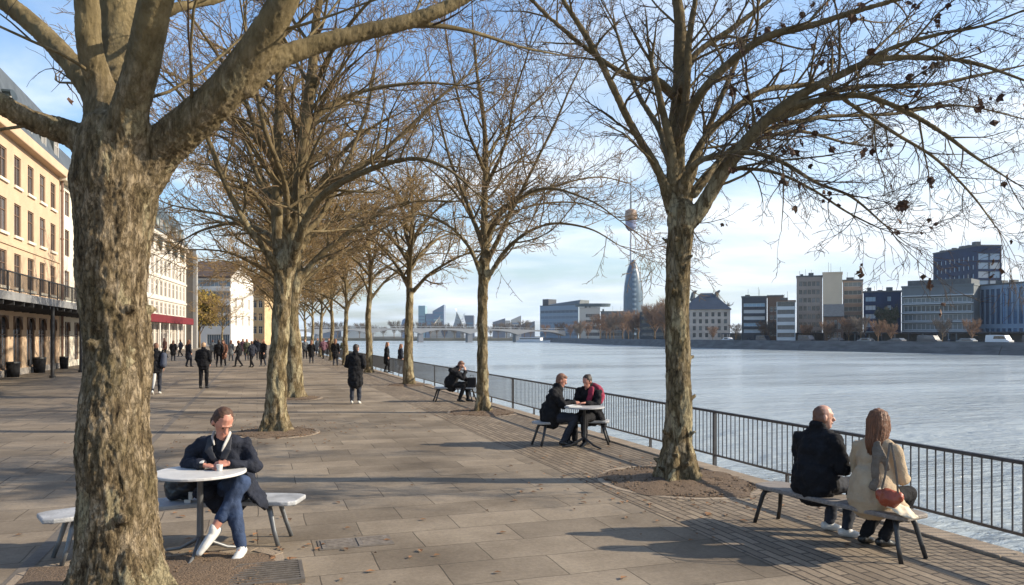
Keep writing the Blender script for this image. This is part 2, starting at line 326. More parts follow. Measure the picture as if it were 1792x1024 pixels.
# ---------------- trees
def bark(name, dark, mid, light, sc_=1.0, bump=1.0, moss=(.14, .115, .058), pale=.10, lo=.36, hi=.64, zt=4.0, limb=(.068, .050, .025)):
    m = bpy.data.materials.new(name); m.use_nodes = True; t = m.node_tree; b = t.nodes['Principled BSDF']
    c = N(t, 'ShaderNodeTexCoord'); mm = N(t, 'ShaderNodeMapping'); mm.inputs['Scale'].default_value = (1, 1, .32); L(t, c.outputs['Object'], mm.inputs[0])
    n1 = N(t, 'ShaderNodeTexNoise', i_Scale=9.0*sc_, i_Detail=10.0, i_Roughness=.72, i_Distortion=.35); L(t, mm.outputs[0], n1.inputs['Vector'])
    r = N(t, 'ShaderNodeValToRGB'); e = r.color_ramp.elements; e[0].position = lo; e[0].color = (*dark, 1); e[1].position = hi; e[1].color = (*light, 1)
    x = e.new(.48); x.color = (*mid, 1); L(t, n1.outputs['Fac'], r.inputs[0])
    n2 = N(t, 'ShaderNodeTexNoise', i_Scale=1.7*sc_, i_Detail=4.0); L(t, c.outputs['Object'], n2.inputs['Vector'])
    r2 = N(t, 'ShaderNodeValToRGB'); r2.color_ramp.elements[0].position = .48; r2.color_ramp.elements[1].position = .66; L(t, n2.outputs['Fac'], r2.inputs[0])
    k = N(t, 'ShaderNodeMath', operation='MULTIPLY', i_1=.55); L(t, r2.outputs[0], k.inputs[0])
    x1 = N(t, 'ShaderNodeMix', data_type='RGBA'); L(t, k.outputs[0], x1.inputs[0]); L(t, r.outputs[0], x1.inputs[6]); x1.inputs[7].default_value = (*moss, 1)
    v = N(t, 'ShaderNodeTexVoronoi', i_Scale=7.0*sc_, i_Randomness=1.0); 
    wd = N(t, 'ShaderNodeMix', data_type='RGBA', blend_type='LINEAR_LIGHT'); wd.inputs[0].default_value = .08; L(t, mm.outputs[0], wd.inputs[6]); L(t, n1.outputs['Color'], wd.inputs[7]); L(t, wd.outputs[2], v.inputs['Vector'])
    sp = N(t, 'ShaderNodeSeparateColor'); L(t, v.outputs['Color'], sp.inputs[0])
    g = N(t, 'ShaderNodeMath', operation='LESS_THAN', i_1=pale); L(t, sp.outputs[0], g.inputs[0])
    gk = N(t, 'ShaderNodeMath', operation='MULTIPLY', i_1=.7); L(t, g.outputs[0], gk.inputs[0])
    x2 = N(t, 'ShaderNodeMix', data_type='RGBA'); L(t, gk.outputs[0], x2.inputs[0]); L(t, x1.outputs[2], x2.inputs[6]); x2.inputs[7].default_value = (.42, .36, .22, 1)
    vc = N(t, 'ShaderNodeTexVoronoi', feature='DISTANCE_TO_EDGE', i_Scale=15.0*sc_); L(t, wd.outputs[2], vc.inputs['Vector'])
    ck = N(t, 'ShaderNodeMapRange', i_From_Min=.0, i_From_Max=.09, i_To_Min=.28, i_To_Max=1.0); L(t, vc.outputs['Distance'], ck.inputs[0])
    x3 = N(t, 'ShaderNodeMix', data_type='RGBA', blend_type='MULTIPLY'); x3.inputs[0].default_value = .75; L(t, x2.outputs[2], x3.inputs[6]); L(t, ck.outputs[0], x3.inputs[7])
    sz = N(t, 'ShaderNodeSeparateXYZ'); L(t, c.outputs['Object'], sz.inputs[0])
    zm = N(t, 'ShaderNodeMapRange', i_From_Min=zt-.5, i_From_Max=zt+.7, i_To_Min=0.0, i_To_Max=.85); L(t, sz.outputs['Z'], zm.inputs[0])
    ro = N(t, 'ShaderNodeValToRGB'); ro.color_ramp.elements[0].position = .3; ro.color_ramp.elements[1].position = .7; ro.color_ramp.elements[0].color = (*limb, 1); ro.color_ramp.elements[1].color = (*(q*2.7 for q in limb), 1)
    n5 = N(t, 'ShaderNodeTexNoise', i_Scale=4.5, i_Detail=7.0, i_Roughness=.6); L(t, c.outputs['Object'], n5.inputs['Vector']); L(t, n5.outputs['Fac'], ro.inputs[0])
    x4 = N(t, 'ShaderNodeMix', data_type='RGBA'); L(t, zm.outputs[0], x4.inputs[0]); L(t, x3.outputs[2], x4.inputs[6]); L(t, ro.outputs[0], x4.inputs[7])
    L(t, x4.outputs[2], b.inputs['Base Color']); b.inputs['Roughness'].default_value = .9; b.inputs['Specular IOR Level'].default_value = .2
    n3 = N(t, 'ShaderNodeTexNoise', i_Scale=26.0*sc_, i_Detail=8.0, i_Roughness=.7, i_Distortion=1.2); L(t, mm.outputs[0], n3.inputs['Vector'])
    s0 = N(t, 'ShaderNodeMath', operation='MULTIPLY_ADD', i_1=.45); L(t, ck.outputs[0], s0.inputs[0]); L(t, n1.outputs['Fac'], s0.inputs[2]); sm = N(t, 'ShaderNodeMath', operation='ADD'); L(t, s0.outputs[0], sm.inputs[0]); L(t, n3.outputs['Fac'], sm.inputs[1])
    bz = N(t, 'ShaderNodeMapRange', i_From_Min=zt-.5, i_From_Max=zt+.7, i_To_Min=float(bump), i_To_Max=.6*bump); L(t, sz.outputs['Z'], bz.inputs[0]); bb = N(t, 'ShaderNodeBump', i_Distance=.03); L(t, bz.outputs[0], bb.inputs['Strength']); L(t, sm.outputs[0], bb.inputs['Height']); L(t, bb.outputs[0], b.inputs['Normal'])
    return m
M_barkA = bark('rough_plane_bark', (.045, .031, .018), (.19, .14, .078), (.44, .35, .235), 1.7, .9, pale=.06, lo=.36, hi=.64, zt=3.5, limb=(.088, .068, .034))
M_bark = bark('plane_bark', (.045, .031, .017), (.165, .12, .06), (.35, .285, .185), 1.1, .9, pale=.17)
M_twigL = mat('twig_bark', (.15, .097, .047), .9, var=.35, vscale=2)
M_twigD = mat('dark_twig_bark', (.06, .040, .024), .9, var=.35, vscale=2)
M_twigB = mat('golden_twig_bark', (.25, .165, .07), .9, var=.3, vscale=1.2)
M_leaf = mat('withered_leaf', (.08, .038, .02), .8, var=.4, vscale=6)
def catmull(pts, rads, per=6):
    P_ = [2*pts[0]-pts[1]]+pts+[2*pts[-1]-pts[-2]]; out = []; ro = []
    for i in range(1, len(P_)-2):
        p0, p1, p2, p3 = P_[i-1:i+3]
        for k in range(per):
            s = k/per; out.append(.5*((2*p1)+(p2-p0)*s+(2*p0-5*p1+4*p2-p3)*s*s+(3*p1-p0-3*p2+p3)*s**3)); ro.append(rads[i-1]*(1-s)+rads[i]*s)
    out.append(pts[-1]); ro.append(rads[-1]); return out, ro
def tubes(lines, sides_of):
    groups = {}
    for pts, rads in lines:
        groups.setdefault((len(pts), sides_of(rads[0])), []).append((pts, rads))
    V = []; Fc = []; base = 0
    for (n, k), ls in groups.items():
        P_ = np.array([[tuple(p) for p in l[0]] for l in ls]); Rd = np.array([l[1] for l in ls])
        T = np.gradient(P_, axis=1); T /= np.linalg.norm(T, axis=2, keepdims=True)+1e-9
        mT = T.mean(axis=1); ref = np.eye(3)[np.argmin(np.abs(mT), axis=1)][:, None, :]
        B = np.cross(T, ref); B /= np.linalg.norm(B, axis=2, keepdims=True)+1e-9; A = np.cross(B, T)
        an = np.arange(k)*2*math.pi/k
        X = P_[:, :, None, :]+Rd[:, :, None, None]*(A[:, :, None, :]*np.cos(an)[None, None, :, None]+B[:, :, None, :]*np.sin(an)[None, None, :, None])
        m = len(ls); V.append(X.reshape(-1, 3))
        idx = np.arange(m*n*k).reshape(m, n, k)+base
        a = idx[:, :-1, :]; b = np.roll(idx, -1, axis=2)[:, :-1, :]; c = np.roll(idx, -1, axis=2)[:, 1:, :]; d = idx[:, 1:, :]
        Fc.append(np.stack([a, b, c, d], axis=-1).reshape(-1, 4)); base += m*n*k
    V = np.concatenate(V); Fc = np.concatenate(Fc)
    me = bpy.data.meshes.new('crown'); me.vertices.add(len(V)); me.vertices.foreach_set('co', V.ravel().astype(np.float32))
    me.loops.add(Fc.size); me.loops.foreach_set('vertex_index', Fc.ravel().astype(np.int32))
    me.polygons.add(len(Fc)); me.polygons.foreach_set('loop_start', np.arange(0, Fc.size, 4, dtype=np.int32)); me.polygons.foreach_set('loop_total', np.full(len(Fc), 4, dtype=np.int32))
    me.update(calc_edges=True); me.shade_smooth(); return me
class Crown:
    def __init__(s, seed, l1=.045, rmin=.004, dens=1.0, maxl=4, droop=0.0, size=1.0, cut=None):
        s.r = random.Random(seed); s.l1 = l1; s.lines = []; s.tips = []; s.rmin = rmin; s.dens = dens; s.maxl = maxl; s.droop = droop; s.size = size; s.cut = cut
    def rv(s): return Vector((s.r.gauss(0, 1), s.r.gauss(0, 1), s.r.gauss(0, 1)))
    def grow(s, p, d, Ln, r0, lvl):
        if s.cut and s.cut(p): return
        n = (0, 8, 6, 5, 4)[lvl]; st = Ln/n; pts = [p.copy()]; rads = [r0]; d = d.normalized(); cv = s.rv()
        wob = (0, .16, .22, .26, .3)[lvl]; trop = (0, .06, .04, .02, 0)[lvl]-s.droop*(0, .05, .10, .13, .13)[lvl]
        for i in range(n):
            cv = cv*.75+s.rv()*.45; d = (d+(cv-d*cv.dot(d))*wob*.55+s.rv()*wob*.3+Vector((0, 0, trop))).normalized(); p = p+d*st; pts.append(p)
            rads.append(max(s.rmin*.7, r0*(1-.72*(i+1)/n)))
        s.lines.append((pts, rads))
        if lvl >= s.maxl: s.tips.append((p, d)); return
        k = max(1, int(round(s.dens*Ln/(0, .30, .19, .13)[lvl]*(.8+.4*s.r.random()))))
        k = min(k, (0, 9, 7, 4)[lvl]+2)
        for j in range(k):
            f = .18+.80*(j+s.r.random()*.7)/k; f = min(f, .98); x = f*n; i = int(x); q = x-i
            pp = pts[i].lerp(pts[i+1], q); tt = (pts[i+1]-pts[i]).normalized(); rr = rads[i]*(1-q)+rads[i+1]*q
            s.side(pp, tt, rr, Ln, f, lvl+1)
        s.side(pts[-1], d, rads[-1]*1.3, Ln, .5, lvl+1, .25)
    def side(s, pp, tt, rr, Ln, f, lvl, spread=None):
        q = s.rv(); q = (q-tt*q.dot(tt)).normalized(); sp = spread if spread is not None else s.r.uniform(.55, 1.1)
        nd = (tt+q*sp+Vector((0, 0, .12))).normalized()
        base = (0, 0, .55, .5, .45)[lvl]
        ln = max((.6, 1, .55, .30, .16)[lvl]*s.size*.7, Ln*base*s.r.uniform(.6, 1.1)*(1.15-.5*f))
        ln = min(ln, (9, 3, 1.6, .75, .34)[lvl]*s.size)
        s.grow(pp, nd, ln, max(s.rmin, min(rr*.72, (.2, .06, .022, .011, .006)[lvl]*s.size)), lvl)
    def limb(s, pts, rads, spacing=.38, start=.12, blen=2.0, lead=True):
        """side branches along a limb polyline"""
        tot = sum((b-a).length for a, b in zip(pts[:-1], pts[1:])); n = max(2, int(tot/spacing*s.dens)); L_ = [0]
        for a, b in zip(pts[:-1], pts[1:]): L_.append(L_[-1]+(b-a).length)
        for j in range(n):
            t = tot*(start+(1-start)*(j+s.r.random())/n); i = max(k for k in range(len(L_)) if L_[k] <= t or k == 0); i = min(i, len(pts)-2)
            q = min(1, (t-L_[i])/max(1e-6, L_[i+1]-L_[i])); pp = pts[i].lerp(pts[i+1], q); tt = (pts[i+1]-pts[i]).normalized(); rr = rads[i]*(1-q)+rads[i+1]*q
            v = s.rv(); v = (v-tt*v.dot(tt)).normalized(); v.z = v.z*.6+.15*(1-s.droop*2)
            nd = (tt*s.r.uniform(.5, 1.1)+v).normalized()
            s.grow(pp, nd, blen*s.r.uniform(.45, 1.15)*(1.1-.45*t/tot), max(s.rmin*1.5, min(rr*.5, s.l1*s.size)), 1 if s.r.random() < .75 else 2)
        if lead:
            for j in range(3):
                s.grow(pts[-1], ((pts[-1]-pts[-2]).normalized()+s.rv()*.22), blen*s.r.uniform(.6, 1), max(s.rmin, rads[-1]*.85), 1)
def leaves_mesh(spots, rnd, size):
    mb = MB()
    for p in spots:
        s = size*rnd.uniform(.6, 1.25); f = Vector((rnd.gauss(0, .5), rnd.gauss(0, .5), -1)).normalized(); rt = f.cross(Vector((rnd.gauss(0, 1), rnd.gauss(0, 1), .2))).normalized(); nn = f.cross(rt)
        c = Vector(p)+f*s*.15
        o = [(0, 0, 0), (.42, .25, .1), (.5, .62, -.05), (.2, .75, .1), (0, 1.1, 0), (-.25, .7, .12), (-.5, .55, -.08), (-.38, .2, .1), (0, .55, -.16)]
        vs = [c+rt*(a*s)+f*(b_*s)+nn*(h*s) for a, b_, h in o]
        mb.add(vs, [(8, i, (i+1) % 8) for i in range(8)])
    return mb
def stand(root, c):
    return c
def make_tree(name, label, base, limbs, crown, trunk_mat, twig_mat, voxel, disp, group, leaves=0, leafsize=.07, dscale=.1, thin=.03, knobs=0, leafpick=None, snag=.02):
    """limbs: list of (points, radii, spacing, branch length); the first one is the trunk"""
    rt = thing(name, label, 'tree', base, 0, group); solid = MB(); rnd = random.Random(hash(label) % 1000 if False else len(label))
    for li, (pts, rads, sp, bl) in enumerate(limbs):
        p = [Vector(q)-Vector(base) for q in pts]
        p, rd = catmull(p, rads, 6)
        p = [q+Vector((noise.noise(q*1.3), noise.noise(q*1.3+Vector((9, 0, 0))), noise.noise(q*1.3+Vector((0, 9, 0)))))*rd[i]*.55*(1 if i > 2 else 0) for i, q in enumerate(p)]
        k = next((i for i, r_ in enumerate(rd) if r_ < thin), len(p))
        if k >= 3: solid.loft(p[:k+1], rd[:k+1], n=14, ref=(1, .2, .1) if li else (1, 0, 0))
        if k < len(p): crown.lines.append((p[max(0, k-1):], rd[max(0, k-1):]))
        if sp: crown.limb(p, rd, sp, .12 if li else .75, bl)
        if li == 0: trunkline = (p, rd)
    p, rd = trunkline
    for i in range(5):                       # root flare
        a = i*1.257+rnd.random()*.6; r0 = rd[0]; d = Vector((math.cos(a), math.sin(a), 0))
        solid.loft([Vector((0, 0, .55))+d*r0*.35, Vector((0, 0, .16))+d*r0*.72, Vector((0, 0, -.06))+d*r0*1.2], [r0*.30, r0*.33, r0*.22], n=10)
    for i in range(knobs):
        j = rnd.randint(2, len(p)-2); a = rnd.random()*6.28; d = Vector((math.cos(a), math.sin(a), .15))
        solid.loft([p[j]+d*rd[j]*.7, p[j]+d*rd[j]*1.12, p[j]+d*rd[j]*(1.12+snag)+Vector((0, 0, snag*.1))], [rd[j]*.20, rd[j]*.14, rd[j]*.10], n=8)
    me = remesh(solid, voxel, 1)
    n = len(me.vertices); co = np.empty(n*3, dtype=np.float32); me.vertices.foreach_get('co', co); co = co.reshape(-1, 3)
    no = np.empty(n*3, dtype=np.float32); me.vertex_normals.foreach_get('vector', no); no = no.reshape(-1, 3)
    sx = 1/dscale; d = np.empty(n)
    for i, c in enumerate(co):
        x, y, z = c; v = Vector((x*sx, y*sx, z*sx*.28)); d[i] = .55*noise.noise(v*.5)+.8*(.5-abs(noise.noise(v+Vector((0, 0, x*2)))*1.6))+.35*noise.noise(v*2.7)
    zf = trunkline[0][-1].z; amp = disp*(1-.5*np.clip((co[:, 2]-zf+.35)/.9, 0, 1))
    co += no*(d*amp)[:, None].astype(np.float32); me.vertices.foreach_set('co', co.ravel()); me.update(); me.shade_smooth()
    put(me, 'trunk', trunk_mat, rt)
    tk = max(.0125, crown.rmin*1.7); thick = [l for l in crown.lines if l[1][0] > tk]; crown.lines = [l for l in crown.lines if l[1][0] <= tk]
    if thick: put(tubes(thick, lambda r: 7 if r > .03 else 5), 'branches', trunk_mat, rt)
    cm = tubes(crown.lines, lambda r: 7 if r > .03 else 5 if r > .012 else 4 if r > .007 else 3)
    cm.materials.append(twig_mat); put(cm, 'crown', None, rt)
    if leaves:
        tips = [q[0] for q in crown.tips]
        if leafpick: tips = [q for q in tips if leafpick(q+Vector(base))]
        spots = []
        while tips and len(spots) < leaves:
            q = tips[rnd.randrange(len(tips))]; spots += [q+Vector((rnd.gauss(0, .035), rnd.gauss(0, .035), rnd.gauss(0, .05))) for _ in range(rnd.choice((1, 1, 2, 3, 4)))]
        leaves_mesh(spots, rnd, leafsize).build('withered_leaves', M_leaf, rt)
    print('TREE', label[:30], 'trunk', n, 'lines', len(crown.lines)); return rt
def ln(D, pts, dd=0, sp=.4, bl=2.0):
    """limb from (px, py, depth offset, radius) at tree distance D"""
    return ([Q(a, b, D+c) for a, b, c, r in pts], [r for *_, r in pts], sp, bl)
GR = 'bare plane trees along the quay'
# tree A, front left
D = 5.75
A_ = G(208, 1052); D = A_.y
LA = [([A_-Vector((0, 0, .1)), Q(207, 1000, D), Q(205, 880, D), Q(200, 700, D), Q(197, 520, D), Q(200, 400, D), Q(203, 320, D), Q(202, 260, D)], [.36, .32, .275, .240, .235, .27, .31, .27], 0, 0),
 ln(D, [(190, 285, 0, .20), (130, 240, -.05, .10), (50, 205, -.2, .075), (-20, 165, -.35, .07), (-120, 110, -.6, .055), (-260, 40, -.9, .03)], sp=.5),
 ln(D, [(190, 260, 0, .2), (168, 175, .05, .10), (125, 115, .1, .078), (60, 50, .2, .072), (0, 0, .3, .068), (-90, -80, .5, .05), (-200, -160, .9, .03)], sp=.4),
 ln(D, [(195, 250, 0, .2), (180, 165, -.05, .10), (158, 90, -.15, .088), (148, 0, -.2, .084), (135, -120, -.3, .06), (120, -260, -.4, .03)], sp=.5),
 ln(D, [(205, 270, .1, .22), (208, 170, .3, .17), (210, 90, .42, .16), (211, 0, .5, .155), (215, -180, .6, .12), (220, -420, .7, .06), (225, -640, .8, .02)], sp=.5, bl=2.5),
 ln(D, [(212, 290, -.05, .2), (226, 190, -.25, .125), (250, 90, -.35, .115), (278, -10, -.45, .108), (320, -150, -.6, .08), (370, -330, -.8, .04)], sp=.5),
 ln(D, [(225, 330, 0, .22), (270, 265, -.02, .165), (325, 218, -.1, .145), (385, 170, -.15, .135), (440, 105, -.2, .125), (487, 30, -.3, .105), (530, -60, -.4, .085), (600, -220, -.6, .045)], sp=.5),
 ln(D, [(425, 150, -.15, .10), (470, 112, -.1, .085), (540, 82, 0, .07), (620, 60, .1, .062), (710, 40, .2, .056), (790, 12, .3, .05), (900, -50, .5, .035), (1020, -130, .7, .02)], sp=.5),
 ln(D, [(690, 45, .2, .03), (760, 46, .3, .022), (830, 58, .5, .017), (910, 82, .8, .012), (980, 96, 1.1, .007)], sp=.25, bl=.8),
 ln(D, [(270, 30, -.3, .055), (310, 14, -.2, .035), (345, 7, 0, .03), (400, -8, .2, .02), (470, -60, .4, .01)], sp=.3, bl=1.0)]
cA = Crown(11, l1=.017, rmin=.0026, dens=.5, droop=.35, size=.8)
make_tree('plane_tree', 'thick rough-barked plane trunk at the front left, forking low beside the white cafe table', A_, LA, cA, M_barkA, M_twigD, .013, .018, GR, leaves=22, leafsize=.09, dscale=.026, thin=.024, knobs=5)
# tree B
B_ = G(483, 757); D = B_.y
LB = [([B_-Vector((0, 0, .1)), Q(483, 730, D), Q(486, 640, D), Q(493, 520, D), Q(500, 450, D)], [.30, .235, .185, .175, .21], 0, 0),
 ln(D, [(492, 470, 0, 0.155), (487, 400, .1, 0.12), (486, 300, .2, 0.107), (488, 180, .2, 0.0946), (492, 60, .2, 0.0774), (494, -60, .2, 0.0602), (490, -260, .1, 0.0258)], bl=2.6),
 ln(D, [(502, 470, 0, 0.172), (512, 400, -.2, 0.138), (524, 320, -.35, 0.12), (534, 220, -.45, 0.112), (545, 120, -.5, 0.0946), (558, 0, -.6, 0.0731), (580, -200, -.6, 0.0344)], bl=2.6),
 ln(D, [(494, 490, 0, 0.12), (470, 445, -.3, 0.0731), (425, 385, -.6, 0.0645), (385, 300, -.9, 0.0533), (362, 240, -1.0, 0.043), (320, 170, -1.3, 0.0301), (270, 120, -1.6, 0.0172)], bl=2.0),
 ln(D, [(505, 470, 0, 0.129), (530, 400, -.6, 0.086), (560, 350, -1.0, 0.0774), (610, 312, -1.4, 0.0645), (680, 285, -1.8, 0.0516), (740, 278, -2.1, 0.0387), (790, 300, -2.3, 0.0258), (830, 335, -2.4, 0.0155)], bl=1.8),
 ln(D, [(508, 450, 0, 0.129), (525, 380, .3, 0.086), (560, 330, .6, 0.0774), (640, 285, .8, 0.0602), (710, 230, 1.0, 0.0473), (770, 170, 1.2, 0.0344), (820, 130, 1.4, 0.0172)], bl=2.0),
 ln(D, [(528, 270, -.4, 0.0731), (548, 215, -.2, 0.0559), (590, 175, 0, 0.0473), (660, 155, .1, 0.0387), (740, 145, .2, 0.0301), (812, 150, .3, 0.0172)], bl=1.8),
 ln(D, [(490, 370, 0, 0.0731), (455, 320, .6, 0.0559), (430, 250, .9, 0.043), (390, 200, 1.3, 0.0344), (330, 160, 1.7, 0.0189)], bl=2.0),
 ln(D, [(488, 300, 0, 0.0688), (450, 235, -.5, 0.0473), (420, 160, -.8, 0.0387), (370, 80, -1.0, 0.0301), (320, 10, -1.3, 0.0172)], bl=2.2),
 ln(D, [(536, 200, 0, 0.0645), (560, 130, -.6, 0.0473), (600, 60, -1.0, 0.0387), (660, -10, -1.4, 0.0258), (740, -80, -1.8, 0.0155)], bl=2.2),
 ln(D, [(498, 440, 0, 0.0946), (470, 410, 1.2, 0.0602), (420, 390, 2.0, 0.0473), (360, 400, 2.6, 0.0301), (320, 420, 3.0, 0.0172)], bl=1.8),
 ln(D, [(500, 430, 0, 0.086), (500, 330, -1.0, 0.0602), (470, 250, -1.8, 0.0516), (450, 160, -2.2, 0.0387), (430, 60, -2.6, 0.0215)], bl=2.0),
 ln(D, [(500, 430, 0, 0.086), (560, 380, 1.2, 0.0602), (600, 300, 2.0, 0.0516), (640, 200, 2.6, 0.0387), (660, 100, 3.0, 0.0215)], bl=2.2)]
cB = Crown(23, l1=.040, rmin=.0056, dens=.82, droop=.15, size=1.0)
make_tree('plane_tree', 'tall plane tree left of centre with two upright leaders, right behind the seated man', B_, LB, cB, M_bark, M_twigL, .03, .03, GR, dscale=.09, thin=.04)
# tree F
F_ = G(1187, 842); D = F_.y
LF = [([F_-Vector((0, 0, .1)), Q(1187, 810, D), Q(1187, 700, D), Q(1185, 560, D), Q(1187, 440, D), Q(1189, 370, D)], [.29, .22, .174, .162, .168, .19], 0, 0),
 ln(D, [(1186, 390, 0, .15), (1184, 310, .1, .125), (1187, 220, .15, .12), (1192, 120, .2, .10), (1190, 40, .2, .08), (1178, -60, .2, .065), (1170, -220, .2, .03)], sp=.5, bl=1.7),
 ln(D, [(1190, 240, 0, .08), (1202, 160, -.1, .055), (1207, 60, -.15, .045), (1225, -40, -.2, .035), (1240, -140, -.2, .02)], sp=.5, bl=1.5),
 ln(D, [(1178, 370, 0, .10), (1155, 305, -.1, .058), (1118, 240, -.2, .054), (1080, 165, -.3, .046), (1040, 88, -.4, .042), (1005, 30, -.5, .036), (965, -30, -.6, .03), (920, -90, -.7, .018)], sp=.5, bl=1.4),
 ln(D, [(1178, 165, 0, .06), (1148, 140, -.1, .042), (1118, 138, -.15, .036), (1075, 120, -.2, .034), (1020, 80, -.3, .032), (960, 30, -.4, .028), (920, -10, -.5, .025), (850, -70, -.6, .015)], sp=.5, bl=1.2),
 ln(D, [(1178, 320, 0, .09), (1172, 250, -.15, .058), (1160, 195, -.2, .05), (1149, 145, -.25, .045), (1140, 110, -.3, .03)], sp=.8, bl=.8),
 ln(D, [(1192, 400, -.02, .14), (1225, 365, -.15, .105), (1270, 295, -.3, .092), (1330, 225, -.45, .08), (1390, 175, -.55, .065), (1450, 140, -.6, .052), (1522, 108, -.7, .045), (1600, 100, -.8, .035), (1700, 110, -.9, .026), (1820, 150, -1, .012)], sp=.3, bl=1.5),
 ln(D, [(1345, 212, -.45, .05), (1400, 195, -.5, .042), (1460, 160, -.4, .037), (1540, 150, -.3, .032), (1620, 150, -.2, .026), (1720, 130, 0, .02), (1810, 110, .1, .01)], sp=.3, bl=1.2),
 ln(D, [(1370, 190, -.5, .05), (1430, 178, -.7, .042), (1500, 168, -.9, .038), (1560, 185, -1.0, .034), (1640, 225, -1.1, .028), (1700, 270, -1.1, .02), (1760, 310, -1.1, .010)], sp=.28, bl=1.3),
 ln(D, [(1500, 118, -.7, .035), (1560, 85, -.8, .03), (1640, 60, -.9, .024), (1720, 45, -1, .018), (1810, 10, -1.1, .01)], sp=.25, bl=1.2),
 ln(D, [(1440, 148, -.6, .035), (1500, 190, -.3, .028), (1570, 235, -.1, .024), (1640, 280, 0, .02), (1700, 340, .1, .015), (1745, 400, .1, .008)], sp=.22, bl=1.1),
 ln(D, [(1215, 340, .1, .06), (1280, 262, .5, .042), (1360, 222, .9, .038), (1450, 205, 1.2, .032), (1560, 200, 1.5, .026), (1680, 185, 1.8, .018), (1800, 210, 2, .01)], sp=.28, bl=1.3),
 ln(D, [(1192, 345, 0, .09), (1222, 262, .3, .055), (1270, 205, .5, .05), (1330, 160, .7, .045), (1400, 150, .9, .038), (1480, 130, 1.1, .03), (1560, 60, 1.3, .018)], sp=.4, bl=1.4),
 ln(D, [(1192, 230, 0, .085), (1225, 170, -.3, .062), (1290, 100, -.5, .055), (1350, 62, -.7, .05), (1420, 45, -.8, .043), (1500, 20, -.9, .035), (1600, -10, -1, .022)], sp=.35, bl=1.4),
 ln(D, [(1192, 150, 0, .07), (1220, 95, .1, .045), (1280, 50, .2, .04), (1340, 5, .3, .032), (1400, -40, .4, .02)], sp=.4, bl=1.4),
 ln(D, [(1190, 340, 0, .08), (1212, 290, -.3, .046), (1250, 273, -.45, .04), (1320, 268, -.6, .034), (1375, 285, -.7, .028), (1430, 320, -.75, .022), (1490, 345, -.8, .018), (1550, 395, -.8, .010)], sp=.22, bl=1.0),
 ln(D, [(1262, 305, -.3, .035), (1300, 296, -.4, .026), (1360, 302, -.5, .022), (1420, 330, -.6, .018), (1480, 370, -.7, .014), (1540, 400, -.8, .008)], sp=.2, bl=.9),
 ln(D, [(1198, 340, .1, .07), (1235, 240, .6, .045), (1262, 170, .8, .04), (1300, 80, 1.1, .03), (1330, 0, 1.4, .018)], sp=.4, bl=1.2),
 ln(D, [(1190, 400, 0, .08), (1215, 330, 1.0, .05), (1290, 260, 1.8, .042), (1390, 230, 2.4, .032), (1480, 250, 2.8, .02)], sp=.35, bl=1.4),
 ln(D, [(1180, 300, 0, .06), (1150, 220, .9, .045), (1110, 150, 1.5, .035), (1080, 60, 2.0, .022)], sp=.5, bl=1.2)]
cF = Crown(5, l1=.026, rmin=.0040, dens=1.15, droop=.62, size=.8)
make_tree('plane_tree', 'plane tree at the right front, knobbly slim trunk with withered leaves on its drooping twigs', F_, LF, cF, M_bark, M_twigD, .02, .02, GR, leaves=300, leafsize=.095, dscale=.06, thin=.026, knobs=22, snag=.28, leafpick=lambda q: q.x/q.y > .27)
# tree E
E_ = G(845, 722); D = E_.y
LE = [([E_-Vector((0, 0, .1)), Q(845, 700, D), Q(844, 600, D), Q(845, 500, D), Q(848, 455, D)], [.22, .165, .132, .130, .15], 0, 0),
 ln(D, [(848, 470, 0, 0.111), (848, 380, 0, 0.0888), (850, 290, .1, 0.074), (847, 210, .1, 0.0592), (835, 130, 0, 0.0444), (828, 50, 0, 0.0222), (826, 0, 0, 0.0111)], bl=2.4),
 ln(D, [(852, 490, 0, 0.074), (880, 445, -.4, 0.0555), (915, 412, -.8, 0.0444), (965, 392, -1.2, 0.0333), (1030, 400, -1.6, 0.0222), (1085, 430, -1.9, 0.0111)], bl=2.0),
 ln(D, [(852, 460, 0, 0.074), (885, 390, -.3, 0.0555), (925, 310, -.5, 0.0444), (965, 230, -.7, 0.0333), (1000, 150, -.9, 0.0222), (1030, 90, -1, 0.0111)], bl=2.2),
 ln(D, [(842, 480, 0, 0.0666), (822, 435, -.3, 0.0481), (785, 395, -.7, 0.037), (735, 375, -1.0, 0.0281), (690, 390, -1.3, 0.0148)], bl=1.8),
 ln(D, [(846, 430, 0, 0.0666), (815, 350, .3, 0.0481), (785, 270, .5, 0.037), (765, 190, .7, 0.0259), (750, 120, .8, 0.0133)], bl=2.2),
 ln(D, [(850, 400, 0, 0.0592), (895, 355, .8, 0.0407), (960, 330, 1.4, 0.0333), (1040, 310, 2.0, 0.0222), (1100, 320, 2.5, 0.0111)], bl=2.0),
 ln(D, [(849, 330, 0, 0.0592), (885, 250, -.6, 0.0407), (900, 170, -1.0, 0.0296), (925, 90, -1.3, 0.0185)], bl=2.2),
 ln(D, [(849, 450, 0, 0.0666), (870, 390, 1.4, 0.0444), (930, 360, 2.3, 0.0333), (1010, 355, 3.0, 0.0222), (1080, 380, 3.4, 0.0111)], bl=2.0),
 ln(D, [(847, 440, 0, 0.0666), (825, 380, 1.4, 0.0444), (790, 330, 2.2, 0.0333), (745, 290, 2.8, 0.0185)], bl=2.0),
 ln(D, [(849, 420, 0, 0.0666), (880, 370, -1.6, 0.0444), (950, 330, -2.4, 0.0333), (1030, 350, -3.0, 0.0222), (1090, 390, -3.3, 0.0111)], bl=1.8),
 ln(D, [(848, 300, 0, 0.0518), (815, 220, -1.0, 0.037), (795, 140, -1.6, 0.0259), (780, 60, -2.0, 0.0133)], bl=2.2),
 ln(D, [(849, 280, 0, 0.0518), (890, 220, 1.0, 0.0333), (945, 170, 1.6, 0.0222), (990, 120, 2.0, 0.0111)], bl=2.0)]
